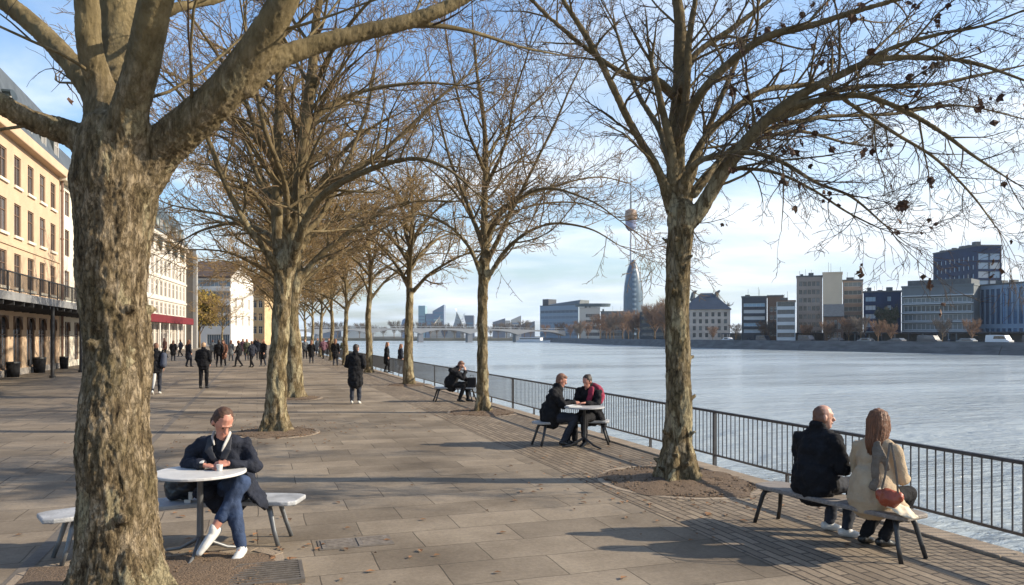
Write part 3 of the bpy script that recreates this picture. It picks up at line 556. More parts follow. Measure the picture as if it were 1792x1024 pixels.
cE = Crown(31, l1=.040, rmin=.0068, dens=.9, droop=.25, size=1.0)
make_tree('plane_tree', 'slender plane tree in the middle of the waterside row, left of the table couple', E_, LE, cE, M_bark, M_twigL, .03, .025, GR, dscale=.09, thin=.035)
# generic trees for the farther positions
def generic(seed, H, r0, fork, spread, rmin, dens, maxl, twig, label, loc, voxel=.05, n=11, droop=.15, size=1.0, bl=2.2):
    rn = random.Random(seed); b = Vector((0, 0, 0)); lim = []
    tp = [Vector((0, 0, -.1)), Vector((rn.uniform(-.05, .05), 0, fork*.3)), Vector((rn.uniform(-.1, .1), rn.uniform(-.1, .1), fork*.7)), Vector((rn.uniform(-.1, .1), rn.uniform(-.1, .1), fork))]
    lim.append((tp, [r0*1.3, r0*.95, r0*.8, r0*.75], 0, 0))
    f = tp[-1]; top = Vector((rn.uniform(-.4, .4), rn.uniform(-.4, .4), H*.9))
    lim.append(([f-Vector((0, 0, .3)), f.lerp(top, .3)+Vector((rn.uniform(-.2, .2), 0, 0)), f.lerp(top, .65)+Vector((rn.uniform(-.3, .3), 0, 0)), top], [r0*.6, r0*.5, r0*.3, .02], .4, bl))
    for i in range(n):
        a = i*2.4+rn.uniform(-.4, .4); h = fork+(H*.45-0)*(i/n)**1.2*.9; st = f.lerp(top, max(0, (h-fork)/(H*.9-fork)))
        d = Vector((math.cos(a), math.sin(a), 0)); S = spread*rn.uniform(.75, 1.1)*(1-.35*i/n); rise = rn.uniform(.5, 1.1)*(H-h)*.55*(.6+.5*i/n)
        lim.append(([st-Vector((0, 0, .25)), st+d*S*.22+Vector((0, 0, rise*.35)), st+d*S*.6+Vector((0, 0, rise*.8)), st+d*S+Vector((0, 0, rise*(1.0 if i > 4 else .85)))], [r0*.45, r0*.36, r0*.22, .018], .42, bl))
    cr_ = Crown(seed, rmin=rmin, dens=dens, maxl=maxl, droop=droop, size=size)
    t_ = make_tree('plane_tree', label, (0, 0, 0), lim, cr_, M_bark, twig, voxel, .02, GR, dscale=.12, thin=.04)
    t_.location = loc; return t_
pC = generic(41, 13.5, .27, 4.0, 5.2, .0085, .85, 4, M_twigB, 'plane tree directly behind the tall left-of-centre plane, its trunk half hidden by it', G(515, 697), n=13)
pD = generic(57, 10.2, .20, 3.9, 4.3, .0095, .8, 4, M_twigB, 'plane tree third along the waterside row, between the standing man and the far bench', G(716, 674), n=10)
pX = generic(77, 12.5, .19, 4.2, 5.0, .015, .62, 4, M_twigB, 'plane tree fourth along the waterside row, thin trunk behind the standing man\'s shoulder', UV(5.8, 42.5), n=12)
dup(pX, UV(5.7, 53.5), 1.3, 'far plane tree of the waterside row, first trunk left of the standing man\'s head', (.95, .95, .9))
dup(pX, UV(5.8, 64.5), 2.9, 'far plane tree of the waterside row, second trunk left of the standing man\'s head', .95)
for i, (u, v, rz, s) in enumerate([(1.4, 37, .7, 1.0), (1.5, 48, 2.0, 1.05), (1.6, 59, 3.6, 1.0), (1.7, 71, 5.0, 1.05), (1.6, 84, .2, 1.05)]):
    dup(pC if i < 1 else pX, UV(u, v), rz, ['third plane of the left row, hidden but for its brown crown over the walk', 'plane crown of the left row just beyond the standing man', 'plane crown of the left row halfway down the walk', 'plane crown of the left row near the far strollers', 'last plane crown of the left row, lowest above the strollers'][i], s)
for i, (v, rz) in enumerate([(76, 1.0), (88, 2.2), (101, 4.0)]):
    dup(pX, UV(5.8, v), rz, ['far waterside plane with its thin trunk over the bridge end', 'far waterside plane beyond the last railing bays', 'farthest waterside plane, small over the end of the walk'][i], .95)
for i, (u, v, rz) in enumerate([(-4.5, 112, .4)]):
    dup(pX, UV(u, v), rz, ['smaller bare tree in front of the white office block\'s right gable', 'bare tree before the tan house at the end of the walk', 'bare tree at the far end of the promenade, middle of the walk'][i], (.8, .8, .72))
pit(F_.copy(), 1.0, 'gravel tree pit with stone edging round the right front trunk', seed=2)
pit(E_.copy(), .85, 'small gravel pit round the middle waterside trunk', seed=3)
pit(G(716, 674), .85, 'far gravel pit round the third waterside trunk', seed=4)
pit(B_.copy(), .8, 'gravel pit round the tall left-of-centre trunk', rect=False, seed=5)
pit(G(515, 697), .8, 'gravel pit behind, round the half hidden trunk', seed=6)
pit(A_.copy()+Vector((.15, .02, 0)), .98, 'big gravel pit under the front left trunk and the cafe table', rect=True, seed=7)
# ---------------- street furniture
M_seat = mat('pale_bench_top', (.34, .345, .35), .55, var=.28, vscale=5, bump=.3, bscale=50)
M_steel = mat('grey_painted_steel', (.16, .165, .17), .45, metal=.4, var=.2, vscale=9)
M_dsteel = mat('dark_painted_steel', (.035, .035, .036), .45, metal=.3, var=.2, vscale=9)
M_wood = mat('weathered_seat_wood', (.22, .19, .165), .65, var=.35, vscale=4, stretch=(1, 12, 12), bump=.4, bscale=8)
def Vn(x, y, z=0): return Vector((x, y, z))
def bench(name, label, pts, legs, w, z, m, lm, lean=.12, group='benches', th=.045):
    """pts: plan polyline of the seat centre line; legs: positions 0..1 along it"""
    p = [Vector((a, b, 0)) for a, b in pts]; c = sum(p, Vector())/len(p); p = [q-c for q in p]
    pp, _ = catmull(p, [0]*len(p), 8); t_ = thing(name, label, 'bench', c, 0, group)
    n = len(pp); L_ = []; Rr = []
    for i in range(n):
        t = (pp[min(i+1, n-1)]-pp[max(i-1, 0)]).normalized(); q = Vector((-t.y, t.x, 0)); e = min(i, n-1-i); ww = w/2*(.72 if e == 0 else .94 if e == 1 else 1)
        L_.append(pp[i]+q*ww); Rr.append(pp[i]-q*ww)
    o = MB().prism([(v.x, v.y) for v in Rr]+[(v.x, v.y) for v in reversed(L_)], z-th, z).build('seat', m, t_, bevel=.012)
    k = MB(); 
    for i in range(1, n-2): k.cyl(pp[i]+Vn(0, 0, z-th-.022), pp[i+1]+Vn(0, 0, z-th-.022), .018, n=6)
    k.build('seat_rail', lm, t_)
    for f in legs:
        x = f*(n-1); i = min(int(x), n-2); q = pp[i].lerp(pp[i+1], x-i); t = (pp[i+1]-pp[i]).normalized(); s = Vector((-t.y, t.x, 0)); out = t*(-1 if f < .5 else 1)
        for sg in (-1, 1):
            a = MB(); a.loft([q+s*sg*w*.28+Vn(0, 0, z-th-.005), q+s*sg*w*.34+out*lean*.25+Vn(0, 0, z*.72), q+s*sg*w*.40+out*lean*.6+Vn(0, 0, z*.35), q+s*sg*w*.44+out*lean+Vn(0, 0, .004)], [(.03, .016), (.026, .015), (.022, .015), (.022, .016)], n=8, flat=True)
            a.build('leg', lm, t_, smooth=True)
        MB().cyl(q-s*w*.29+Vn(0, 0, z-th-.03), q+s*w*.29+Vn(0, 0, z-th-.03), .014, n=8).build('crossbar', lm, t_)
    return t_
def cafe_table(label, c, r, z, m, lm, feet=3, rot=0):
    t_ = thing('cafe_table', label, 'table', c, rot, 'cafe tables')
    n = 40; mb = MB(); prof = [(r-.012, z-.028), (r, z-.022), (r, z-.006), (r-.008, z)]
    vs = [(q*math.cos(2*math.pi*i/n), q*math.sin(2*math.pi*i/n), h) for q, h in prof for i in range(n)]
    fs = [(j*n+i, j*n+(i+1) % n, (j+1)*n+(i+1) % n, (j+1)*n+i) for j in range(3) for i in range(n)]+[tuple(reversed(range(n))), tuple(range(3*n, 4*n))]
    mb.add(vs, fs).build('tabletop', m, t_)
    MB().loft([(0, 0, .14), (0, 0, .2), (0, 0, z-.06), (0, 0, z-.029)], [.034, .030, .026, .07], n=16, flat=True).build('column', lm, t_, smooth=True)
    for i in range(feet):
        a = 2*math.pi*i/feet+.35; d = Vector((math.cos(a), math.sin(a), 0))
        MB().loft([d*.01+Vn(0, 0, .17), d*.10+Vn(0, 0, .12), d*.24+Vn(0, 0, .05), d*.40+Vn(0, 0, .018)], [(.02, .024), (.018, .022), (.015, .018), (.014, .016)], n=8).build('foot', lm, t_, smooth=True)
    return t_
bench('park_bench', 'curved pale grey bench behind the front left trunk, the man in navy on it',
      [(-4.12, 6.72), (-3.62, 7.12), (-3.05, 7.42), (-2.55, 7.52), (-2.05, 7.50)], (.1, .86), .42, .43, M_seat, M_steel)
M_top = mat('white_table_top', (.56, .55, .53), .45, var=.12, vscale=6, bump=.1)
cafe_table('round white-topped cafe table on one grey column in front of the seated man', (-2.83, 7.0, 0), .40, .775, M_top, M_steel, rot=.3)
bench('park_bench', 'long dark-legged bench at the right front with the couple looking at the river',
      [(2.74, 8.36), (2.99, 7.90), (3.26, 7.38), (3.58, 6.80)], (.08, .93), .40, .42, M_wood, M_dsteel, lean=.10)
bench('park_bench', 'short thin-legged bench under the couple at the table by the railing',
      [(.42, 14.02), (.9, 14.28), (1.35, 14.36), (1.80, 14.30)], (.10, .90), .36, .44, M_seat, M_dsteel, lean=.14)
cafe_table('small cafe table with a white book on it, between the two people by the railing', (1.30, 13.86, 0), .36, .735, mat('grey_table_top', (.36, .36, .36), .5, var=.15, vscale=6), M_dsteel, rot=.9)
bench('park_bench', 'far bench by the railing with the hunched man in black',
      [(-2.35, 23.5), (-1.95, 23.6), (-1.55, 23.6), (-1.15, 23.5)], (.1, .9), .42, .44, M_seat, M_dsteel, lean=.14)
b_ = MB().box(-.12, .12, -.085, .085, 0, .018).add([(-.12, -.085, .019), (0, -.085, .032), (.12, -.085, .019), (-.12, .085, .019), (0, .085, .032), (.12, .085, .019)], [(0, 1, 4, 3), (1, 2, 5, 4)]).build('open_book', mat('paper', (.8, .79, .75), .8))
b_.location = (1.10, 13.74, .738); b_.rotation_euler = (0, 0, .3); tag(b_, 'open white book lying on the small table by the railing', 'book')
# ---------------- people
M_skin = mat('skin', (.50, .27, .19), .5, var=.12, vscale=14)
M_skin2 = mat('ruddy_skin', (.46, .21, .15), .5, var=.12, vscale=14)
M_black = mat('black_wool', (.012, .012, .014), .9, var=.3, vscale=12, bump=.4, bscale=90, spec=.2)
M_navy = mat('navy_wool', (.016, .019, .030), .85, var=.3, vscale=10, bump=.4, bscale=90, spec=.25)
M_jean = mat('blue_denim', (.022, .042, .095), .85, var=.35, vscale=6, bump=.3, bscale=120)
M_djean = mat('dark_denim', (.018, .022, .034), .85, var=.3, vscale=6)
M_white = mat('white_leather', (.58, .57, .54), .5, var=.06, vscale=12)
M_sole = mat('rubber_sole', (.55, .54, .5), .7)
M_beige = mat('beige_coat_wool', (.42, .32, .21), .85, var=.12, vscale=5, bump=.35, bscale=70, spec=.2)
M_cream = mat('pale_lining', (.60, .52, .38), .8, var=.08, vscale=6)
M_grey = mat('grey_scarf_wool', (.15, .12, .09), .9, var=.2, vscale=14, bump=.5, bscale=60)
M_lgrey = mat('light_shirt', (.42, .40, .38), .85, var=.1, vscale=9)
M_red = mat('wine_red_scarf', (.24, .02, .05), .9, var=.35, vscale=8, bump=.4, bscale=60)
M_bag = mat('rust_brown_leather', (.28, .06, .028), .45, var=.3, vscale=9)
M_hairb = mat('brown_hair', (.185, .075, .032), .5, var=.5, vscale=10, stretch=(7, 7, .6), bump=.8, bscale=22)
M_haird = mat('dark_hair', (.03, .018, .012), .6, var=.4, vscale=9, stretch=(6, 6, 1))
M_hairg = mat('greying_red_hair', (.16, .075, .045), .7, var=.4, vscale=12)
M_blkl = mat('black_leather', (.012, .012, .012), .4)
M_eye = mat('eye', (.02, .015, .012), .3); M_lip = mat('lips', (.36, .12, .10), .5)
def hd(c, f, s=1.0, up=(0, 0, 1)):
    c = Vector(c); f = Vector(f).normalized(); u = Vector(up); u = (u-f*u.dot(f)).normalized(); r = f.cross(u); return c, f, u, r
def head(mb, c, f, detail=True, s=1.0):
    c, f, u, r = hd(c, f)
    mb.ell(c+u*.025*s-f*.01*s, (.077*s, .094*s, .098*s), f, u)
    mb.loft([c-u*.03*s+f*.02*s, c-u*.085*s+f*.045*s], [(.060*s, .062*s), (.038*s, .036*s)], n=12, ref=r)
    if detail:
        mb.loft([c+u*.018*s+f*.078*s, c-u*.022*s+f*.101*s], [.009*s, .0155*s], n=8)
        mb.loft([c-u*.052*s+f*.076*s-r*.02*s, c-u*.052*s+f*.080*s+r*.02*s], [.010*s, .010*s], n=8)
        mb.loft([c+u*.034*s+f*.075*s-r*.04*s, c+u*.038*s+f*.086*s, c+u*.034*s+f*.075*s+r*.04*s], [.007*s, .007*s, .007*s], n=8)
        for q in (-1, 1): mb.ell(c+r*q*.078*s-f*.008*s-u*.005*s, (.012*s, .02*s, .034*s), f, u, n=8)
def hand(mb, w, d, up, side, curl=.6):
    """palm and five fingers from wrist w, pointing along d; up = back of the hand; side = +1/-1 thumb side"""
    w = Vector(w); d = Vector(d).normalized(); u = Vector(up); u = (u-d*u.dot(d)).normalized(); r = d.cross(u)*side
    mb.loft([w, w+d*.03, w+d*.085], [(.024, .018), (.036, .017), (.040, .014)], n=10, ref=u.cross(d))
    for i, (o, l_) in enumerate(((.031, .068), (.011, .078), (-.010, .072), (-.030, .056))):
        p0 = w+d*.082+r*o; a1 = curl*.5; a2 = curl*1.3; d1 = d*math.cos(a1)-u*math.sin(a1)+r*o*1.2; d2 = d*math.cos(a2)-u*math.sin(a2)
        p1 = p0+d1*l_*.5; p2 = p1+d2*l_*.5; mb.loft([p0-d*.015, p0, p1, p2], [.0095, .0095, .0085, .0072], n=8)
    t0 = w+d*.028+r*.03; t1 = t0+(d*.5+r*.8-u*.3).normalized()*.035; t2 = t1+(d*.85+r*.3-u*.4).normalized()*.032
    mb.loft([t0-r*.012, t0, t1, t2], [.013, .0125, .011, .009], n=8)
def shoe(mb, an, toe, s=1.0):
    an = Vector(an); toe = Vector(toe); d = (toe-an); d.z *= 1; d.normalize(); h = an-d*.05*s+Vector((0, 0, -.045*s))
    mb.loft([h, h+d*.09*s+Vn(0, 0, .004), h+d*.18*s-Vn(0, 0, .006), h+d*.235*s-Vn(0, 0, .014)], [(.038*s, .040*s), (.042*s, .044*s), (.046*s, .034*s), (.036*s, .026*s)], n=12, ref=(d.y, -d.x, 0))
    mb.loft([an+Vn(0, 0, .015*s), an+d*.01-Vn(0, 0, .03*s)], [.040*s, .040*s], n=10)
def body(J, vox, detail):
    mb = MB(); rt = J['right']
    mb.loft([J['pel']-Vn(0, 0, .04), J['pel']+Vn(0, 0, .06), J['pel'].lerp(J['che'], .5), J['che'], J['nec']-Vn(0, 0, .05)], [(.15, .11), (.155, .11), (.13, .095), (.16, .105), (.10, .07)], n=16, ref=rt)
    mb.loft([J['nec']-Vn(0, 0, .05), J['hed']-Vn(0, 0, .05)], [.056, .052], n=12)
    hm = MB(); head(hm, J['hed'], J['face'], detail); S_ = J.get('hs', 1.0); mb.add([J['hed']+(Vector(q)-J['hed'])*S_ for q in hm.v], hm.f)
    for s in 'LR':
        mb.loft([J['nec']-Vn(0, 0, .075), J['s'+s]-Vn(0, 0, .045)], [.045, .042], n=10)
        mb.loft([J['s'+s]-Vn(0, 0, .045), J['e'+s]], [.045, .041], n=12); mb.loft([J['e'+s], J['w'+s]], [.041, .026], n=12)
        hand(mb, J['w'+s], J['d'+s], J['u'+s], 1 if s == 'L' else -1, J.get('curl', .7))
        mb.loft([J['h'+s], J['k'+s]], [.085, .058], n=12); mb.loft([J['k'+s], J['k'+s].lerp(J['a'+s], .35), J['a'+s]], [.055, .056, .036], n=12)
        mb.loft([J['a'+s], J['a'+s].lerp(J['t'+s], .3)-Vn(0, 0, .015)], [.026, .014], n=8)
    return remesh(mb, vox, 1)
def person(label, loc, rz, J, st, vox=.012, group=None, detail=True):
    rt = thing('person', label, 'person', loc, rz, group)
    J = {k: Vector(v) if isinstance(v, tuple) else v for k, v in J.items()}
    J.setdefault('right', (J['sR']-J['sL']).normalized())
    put(body(J, vox, detail), 'body', st.get('skin', M_skin), rt)
    g = st.get('g', 1.0); sg = st.get('sg', g)
    c = MB(); r = J['right']; z = Vector((0, 0, 1))
    c.loft([J['pel']-Vn(0, 0, .07), J['pel']+Vn(0, 0, .05), J['pel'].lerp(J['che'], .5), J['che'], J['che'].lerp(J['nec'], .6), J['nec']-Vn(0, 0, .01)], [(.19*g, .15*g), (.19*g, .15*g), (.175*g, .135*g), (.20*g, .14*g), (.15*g, .11*g), (.07*g, .07*g)], n=18, ref=r)
    for s in 'LR':
        c.loft([J['nec']-Vn(0, 0, .055), J['nec'].lerp(J['s'+s], .55)-Vn(0, 0, .03), J['s'+s]-Vn(0, 0, .03)], [.078*sg, .080*sg, .066*sg], n=12)
        c.loft([J['s'+s]-Vn(0, 0, .025), J['s'+s].lerp(J['e'+s], .5), J['e'+s]], [.074*sg, .072*sg, .062*sg], n=12)
        c.loft([J['e'+s], J['e'+s].lerp(J['w'+s], .6), J['e'+s].lerp(J['w'+s], .86)], [.060*sg, .051*sg, .043*sg], n=12)
    for pts, rads, rf in st.get('skirt', []): c.loft(pts, rads, n=16, ref=rf)
    if st.get('collar', 1): c.loft([J['nec']-Vn(0, 0, .03), J['nec']+Vn(0, 0, .03)], [.085*g, .075*g], n=14)
    put(remesh(c, max(vox, .011), 2, disp=st.get('disp', .026), dscale=.09), st.get('coatname', 'coat'), st['coat'], rt)
    t = MB()
    t.loft([J['pel'], J['pel']-Vn(0, 0, .06)], [(.165, .125), (.165, .125)], n=14, ref=r)
    for s in 'LR':
        e = st.get('hem', .97); q = J['k'+s].lerp(J['a'+s], e if not isinstance(e, dict) else e[s])
        t.loft([J['h'+s], J['k'+s]], [.098, .074], n=12); t.loft([J['k'+s], J['k'+s].lerp(q, .5), q], [.073, .064, .052], n=12)
    put(remesh(t, max(vox, .010), 2, disp=.014, dscale=.09), 'trousers', st['trousers'], rt)
    for s in 'LR':
        sh = MB(); shoe(sh, J['a'+s], J['t'+s]); put(remesh(sh, max(.007, vox*.8), 1), 'shoe', st['shoe'], rt)
    h = MB(); cc_, f, u, rr = hd(J['hed'], J['face'])
    hs = st.get('hairstyle', 'short')
    if hs in ('short', 'long'):
        h.ell(cc_-f*.026+u*.034, (.086, .092, .100), f, u); h.ell(cc_-f*.045-u*.02, (.078, .062, .07), f, u)
        h.ell(cc_+u*.085+f*.035, (.062, .05, .032), f, u)
    if hs == 'receding': h.ell(cc_-f*.022+u*.036, (.084, .086, .094), f, u); h.ell(cc_-f*.045-u*.03, (.079, .058, .065), f, u); h.loft([cc_+rr*.074-f*.01+u*.03, cc_+rr*.074-f*.0-u*.03], [.012, .008], n=6); h.loft([cc_-rr*.074-f*.01+u*.03, cc_-rr*.074-f*.0-u*.03], [.012, .008], n=6)
    if hs == 'rim': h.ell(cc_-f*.030-u*.012, (.087, .078, .072), f, u); h.ell(cc_-f*.03+u*.028, (.079, .080, .085), f, u)
    if hs == 'long':
        h.loft([cc_-f*.03+u*.03, cc_-f*.06-u*.08, cc_-f*.085-u*.20, cc_-f*.105-u*.31], [(.088, .078), (.096, .064), (.088, .045), (.045, .018)], n=14, ref=rr)
        for q in (-1, 1): h.loft([cc_+rr*q*.065+u*.05, cc_+rr*q*.078-u*.05+f*.01, cc_+rr*q*.07-u*.15+f*.0], [.03, .028, .018], n=8)
    if hs == 'bun': h.ell(cc_-f*.026+u*.034, (.088, .095, .102), f, u); h.ell(cc_-f*.10+u*.07, (.04, .04, .04), f, u)
    h.v = [tuple(cc_+(Vector(q)-cc_)*J.get('hs', 1.0)) for q in h.v]
    put(remesh(h, min(vox, .009), 1, disp=.0035, dscale=.02), 'hair', st['hair'], rt)
    if detail and vox < .011:
        for q in (-1, 1): MB().ell(cc_+(f*.081+u*.014+rr*q*.03)*J.get('hs', 1.0), (.011, .006, .0055), f, u, n=8).build('eye', M_eye, rt)
        MB().ell(cc_+(f*.0875-u*.053)*J.get('hs', 1.0), (.020, .006, .005), f, u, n=8).build('mouth', M_lip, rt)
    return rt, J
V3 = Vector
# man on the front left bench, facing the camera
J = dict(pel=V3((0, .0, .54)), che=V3((.0, -.12, .87)), nec=V3((.015, -.18, 1.04)), hed=V3((.05, -.25, 1.20)), face=V3((.52, -.50, -.72)),
 sR=V3((-.20, -.10, 1.00)), eR=V3((-.30, -.20, .80)), wR=V3((-.08, -.36, .815)), dR=V3((1, -.10, -.08)), uR=V3((0, -.2, 1)),
 sL=V3((.20, -.11, .99)), eL=V3((.31, -.12, .77)), wL=V3((.14, -.33, .83)), dL=V3((-.9, -.45, .0)), uL=V3((.2, -.6, .8)),
 hR=V3((-.09, -.02, .50)), kR=V3((.27, -.36, .66)), aR=V3((.075, -.53, .27)), tR=V3((-.03, -.66, .12)),
 hL=V3((.09, -.02, .50)), kL=V3((.20, -.41, .51)), aL=V3((.31, -.50, .10)), tL=V3((.30, -.70, .05)), right=V3((-1, 0, 0)), curl=.9, hs=1.12)
st = dict(skin=M_skin2, coat=M_navy, trousers=M_jean, shoe=M_white, hair=mat('short_brown_hair', (.07, .032, .017), .7, var=.3, vscale=30), hairstyle='receding', hem=dict(L=.93, R=.76), collar=0, g=1.0,
 skirt=[([V3((0, .02, .62)), V3((.0, -.02, .48))], [(.22, .17), (.23, .19)], (1, 0, 0)), ([V3((-.12, .0, .58)), V3((-.12, -.30, .54))], [(.12, .08), (.10, .06)], (1, 0, 0)), ([V3((.15, .0, .62)), V3((.28, -.10, .54)), V3((.38, -.16, .44)), V3((.40, -.18, .39))], [(.14, .10), (.14, .05), (.11, .03), (.07, .02)], (0, 1, 0))])
man, J = person('man in navy coat and jeans, legs crossed, at the white table near the front trunk', (-2.74, 7.42, 0), 0, J, st, vox=.0062)
JM = J; sh = MB(); n_ = J['nec']
sh.loft([n_+V3((-.07, .0, .055)), n_+V3((-.058, -.075, .02)), n_+V3((-.03, -.105, -.045))], [(.012, .022), (.012, .022), (.008, .014)], n=8); sh.loft([n_+V3((.075, .01, .05)), n_+V3((.085, -.07, .01)), n_+V3((.065, -.115, -.06)), n_+V3((.05, -.125, -.10))], [(.014, .022), (.014, .026), (.012, .024), (.008, .012)], n=8)
pass
put(remesh(sh, .006, 1), 'shirt_collar', M_lgrey, man)
lp = MB()
for q in (-1, 1): lp.loft([n_+V3((q*.085, -.045, .01)), n_+V3((q*.085+.01, -.125, -.09)), n_+V3((q*.045+.02, -.135, -.17)), n_+V3((.03, -.10, -.24))], [(.034, .008), (.042, .008), (.030, .008), (.010, .006)], n=8, ref=(1, 0, .3))
put(remesh(lp, .006, 1), 'lapel', mat('charcoal_wool', (.035, .037, .045), .85, var=.2, vscale=20), man)
q_ = J['wR']; MB().cyl(q_-V3((.028, -.002, 0)), q_+V3((.002, 0, 0)), .034, n=16).build('watch_strap', M_blkl, man); MB().box(-.018, .018, -.018, .018, 0, .010, Matrix.Translation(q_+V3((-.013, -.012, .030)))@Matrix.Rotation(.5, 4, 'X')).build('watch', M_white, man, bevel=.003)
c_ = MB().loft([(0, 0, 0), (0, 0, .055)], [.022, .030], n=16, flat=True).build('paper_cup', M_white); c_.location = (-2.655, 7.005, .777); tag(c_, 'small white cup by the hand of the man at the white table', 'cup')
hb = MB(); hb.loft([(-.13, 0, .10), (-.06, 0, .12), (.05, 0, .12), (.12, 0, .10)], [(.06, .10), (.085, .12), (.085, .12), (.06, .09)], n=12, ref=(0, 1, 0)); hb.loft([(.0, .0, .2), (.03, 0, .24), (.10, 0, .24), (.12, 0, .18)], [.015]*4, n=8)
t_ = thing('handbag', 'soft black bag on the curved bench beside the man, white tag on it', 'bag', (-3.13, 7.36, .43)); put(remesh(hb, .012, 2, disp=.02, dscale=.08), 'bag_body', M_blkl, t_); MB().box(.085, .12, -.10, -.085, .03, .10).box(.05, .11, -.115, -.10, .0, .03).build('tag', M_white, t_)
# couple on the right bench (local +y looks at the river)
def seated(**k):
    d = dict(pel=V3((0, 0, .53)), che=V3((0, .03, .86)), nec=V3((0, .06, 1.05)), hed=V3((0, .10, 1.19)), face=V3((0, 1, -.1)),
     sL=V3((-.20, .04, .98)), eL=V3((-.25, .10, .70)), wL=V3((-.12, .32, .66)), dL=V3((.6, .8, 0)), uL=V3((0, 0, 1)),
     sR=V3((.20, .04, .98)), eR=V3((.25, .10, .70)), wR=V3((.12, .32, .66)), dR=V3((-.6, .8, 0)), uR=V3((0, 0, 1)),
     hL=V3((-.09, .02, .50)), kL=V3((-.11, .43, .50)), aL=V3((-.10, .38, .09)), tL=V3((-.11, .56, .05)),
     hR=V3((.09, .02, .50)), kR=V3((.11, .43, .50)), aR=V3((.10, .38, .09)), tR=V3((.11, .56, .05)), right=V3((1, 0, 0)), curl=.7)
    d.update({a: V3(b) if isinstance(b, tuple) else b for a, b in k.items()}); return d
PH = R(-59)
J = seated(hed=(.03, .10, 1.185), face=(.62, .78, -.05), kL=(-.05, .42, .50), aL=(-.06, .30, .09), tL=(.02, .46, .05), kR=(.15, .42, .50), aR=(.20, .22, .09), tR=(.30, .38, .05))
st = dict(skin=M_skin, coat=M_black, trousers=M_djean, shoe=M_white, hair=M_hairg, hairstyle='rim', g=1.12, coatname='jacket',
 skirt=[([V3((0, -.01, .62)), V3((0, -.0, .50))], [(.23, .19), (.235, .19)], (1, 0, 0))])
man2, J = person('balding man in a bulky black jacket on the right bench, head turned to the woman', (3.03, 7.72, 0), PH, J, st, vox=.0078)
sc2 = MB().loft([J['nec']+V3((-.02, .0, .02)), J['nec']+V3((.01, .02, .075))], [.07, .063], n=14); put(remesh(sc2, .008, 1), 'shirt_collar', M_lgrey, man2)
J = seated(pel=(0, 0, .53), hed=(-.01, .10, 1.19), face=(-.25, .95, -.1), sL=(-.18, .04, .97), sR=(.18, .04, .97), eL=(-.26, .12, .72), wL=(-.14, .34, .74), eR=(.23, .08, .70), kL=(-.10, .44, .50), aL=(-.20, .15, .09), tL=(-.22, .33, .05), kR=(.08, .44, .50), aR=(-.04, .20, .09), tR=(-.02, .38, .05))
st = dict(skin=M_skin, coat=M_beige, trousers=M_black, shoe=M_blkl, hair=M_hairb, hairstyle='long', g=.93, disp=.012,
 skirt=[([V3((0, -.02, .66)), V3((0, -.03, .48))], [(.20, .17), (.22, .19)], (1, 0, 0)), ([V3((.08, -.04, .74)), V3((.20, -.07, .56)), V3((.34, -.08, .48))], [(.12, .11), (.13, .07), (.08, .03)], (0, 1, 0))])
wom, J = person('woman with long brown hair in a beige coat on the right bench, seen from behind', (3.36, 7.17, 0), PH, J, st, vox=.0078)
def strands(root, J, n, seed, long_=True):
    rn = random.Random(seed); cc_, f, u, rr = hd(J['hed'], J['face']); m_ = MB(); S_ = J.get('hs', 1.0)
    for i in range(n):
        a = math.radians(rn.uniform(25, 335)) if long_ else math.radians(rn.uniform(0, 360)); d = f*math.cos(a)+rr*math.sin(a)   # 0 = face side
        if long_:
            w1, w2 = .098+rn.uniform(-.004, .006), .10+rn.uniform(-.012, .006); back = -f*.05*(.6-.4*math.cos(a))
            p = [cc_-f*.02+u*.134, cc_-f*.022+d*w1*.7+u*.10, cc_-f*.026+d*w1*.98+u*.02, cc_-f*.035+d*w2*.95-u*.09, cc_-f*.05+d*w2*.85-u*.19+back*.5, cc_-f*.07+d*w2*.60-u*(.27+rn.uniform(0, .06))+back*.6]
            if math.cos(a) > .35: p = p[:4]
            r_ = [.003, .0045, .005, .005, .004, .0015]
        else:
            b_ = rn.uniform(.15, 1.15); p0 = d*math.sin(b_)*.087+u*(math.cos(b_)*.100+.034)-f*.022; p1 = d*math.sin(b_+.45)*.089+u*(math.cos(b_+.45)*.100+.034)-f*.024
            if math.cos(a) > .3 and b_ > .6: continue
            p = [cc_+p0*S_, cc_+(p0+p1)*.51*S_, cc_+p1*S_]; r_ = [.004, .006, .003]
        m_.loft(p, r_[:len(p)], n=5, flat=True)
    hr = next(c for c in kids(root) if c.name.startswith('hair')); m_.build('strands', hr.data.materials[0], hr, smooth=True)
strands(wom, J, 330, 3)
s_ = MB(); s_.loft([(.10, -.10, 1.02), (.13, -.155, .92), (.13, -.17, .80), (.15, -.185, .70), (.12, -.20, .62)], [(.035, .02), (.04, .018), (.045, .018), (.04, .018), (.05, .012)], n=10, ref=(1, 0, 0)); s_.loft([(.12, -.11, 1.0), (.19, -.14, .90), (.225, -.13, .80)], [(.03, .015), (.035, .015), (.03, .012)], n=8, ref=(1, 0, 0))
put(remesh(s_, .008, 1, disp=.01, dscale=.05), 'scarf', M_grey, wom)
s_ = MB(); s_.loft([(.20, -.13, .60), (.28, -.16, .52), (.42, -.17, .455), (.50, -.15, .43)], [(.10, .04), (.12, .025), (.11, .018), (.05, .010)], n=12, ref=(0, 1, 0)); put(remesh(s_, .01, 2, disp=.012, dscale=.06), 'coat_lining', M_cream, wom)
t_ = thing('shoulder_bag', 'rust brown leather bag hanging behind the woman in the beige coat', 'bag', (3.36, 7.17, 0), PH)
hb = MB(); hb.loft([(.23, -.25, .585), (.27, -.25, .58), (.35, -.24, .575), (.40, -.23, .59)], [(.04, .05), (.06, .08), (.065, .085), (.04, .05)], n=12, ref=(0, 1, 0)); put(remesh(hb, .009, 2, disp=.014, dscale=.06), 'bag_body', M_bag, t_)
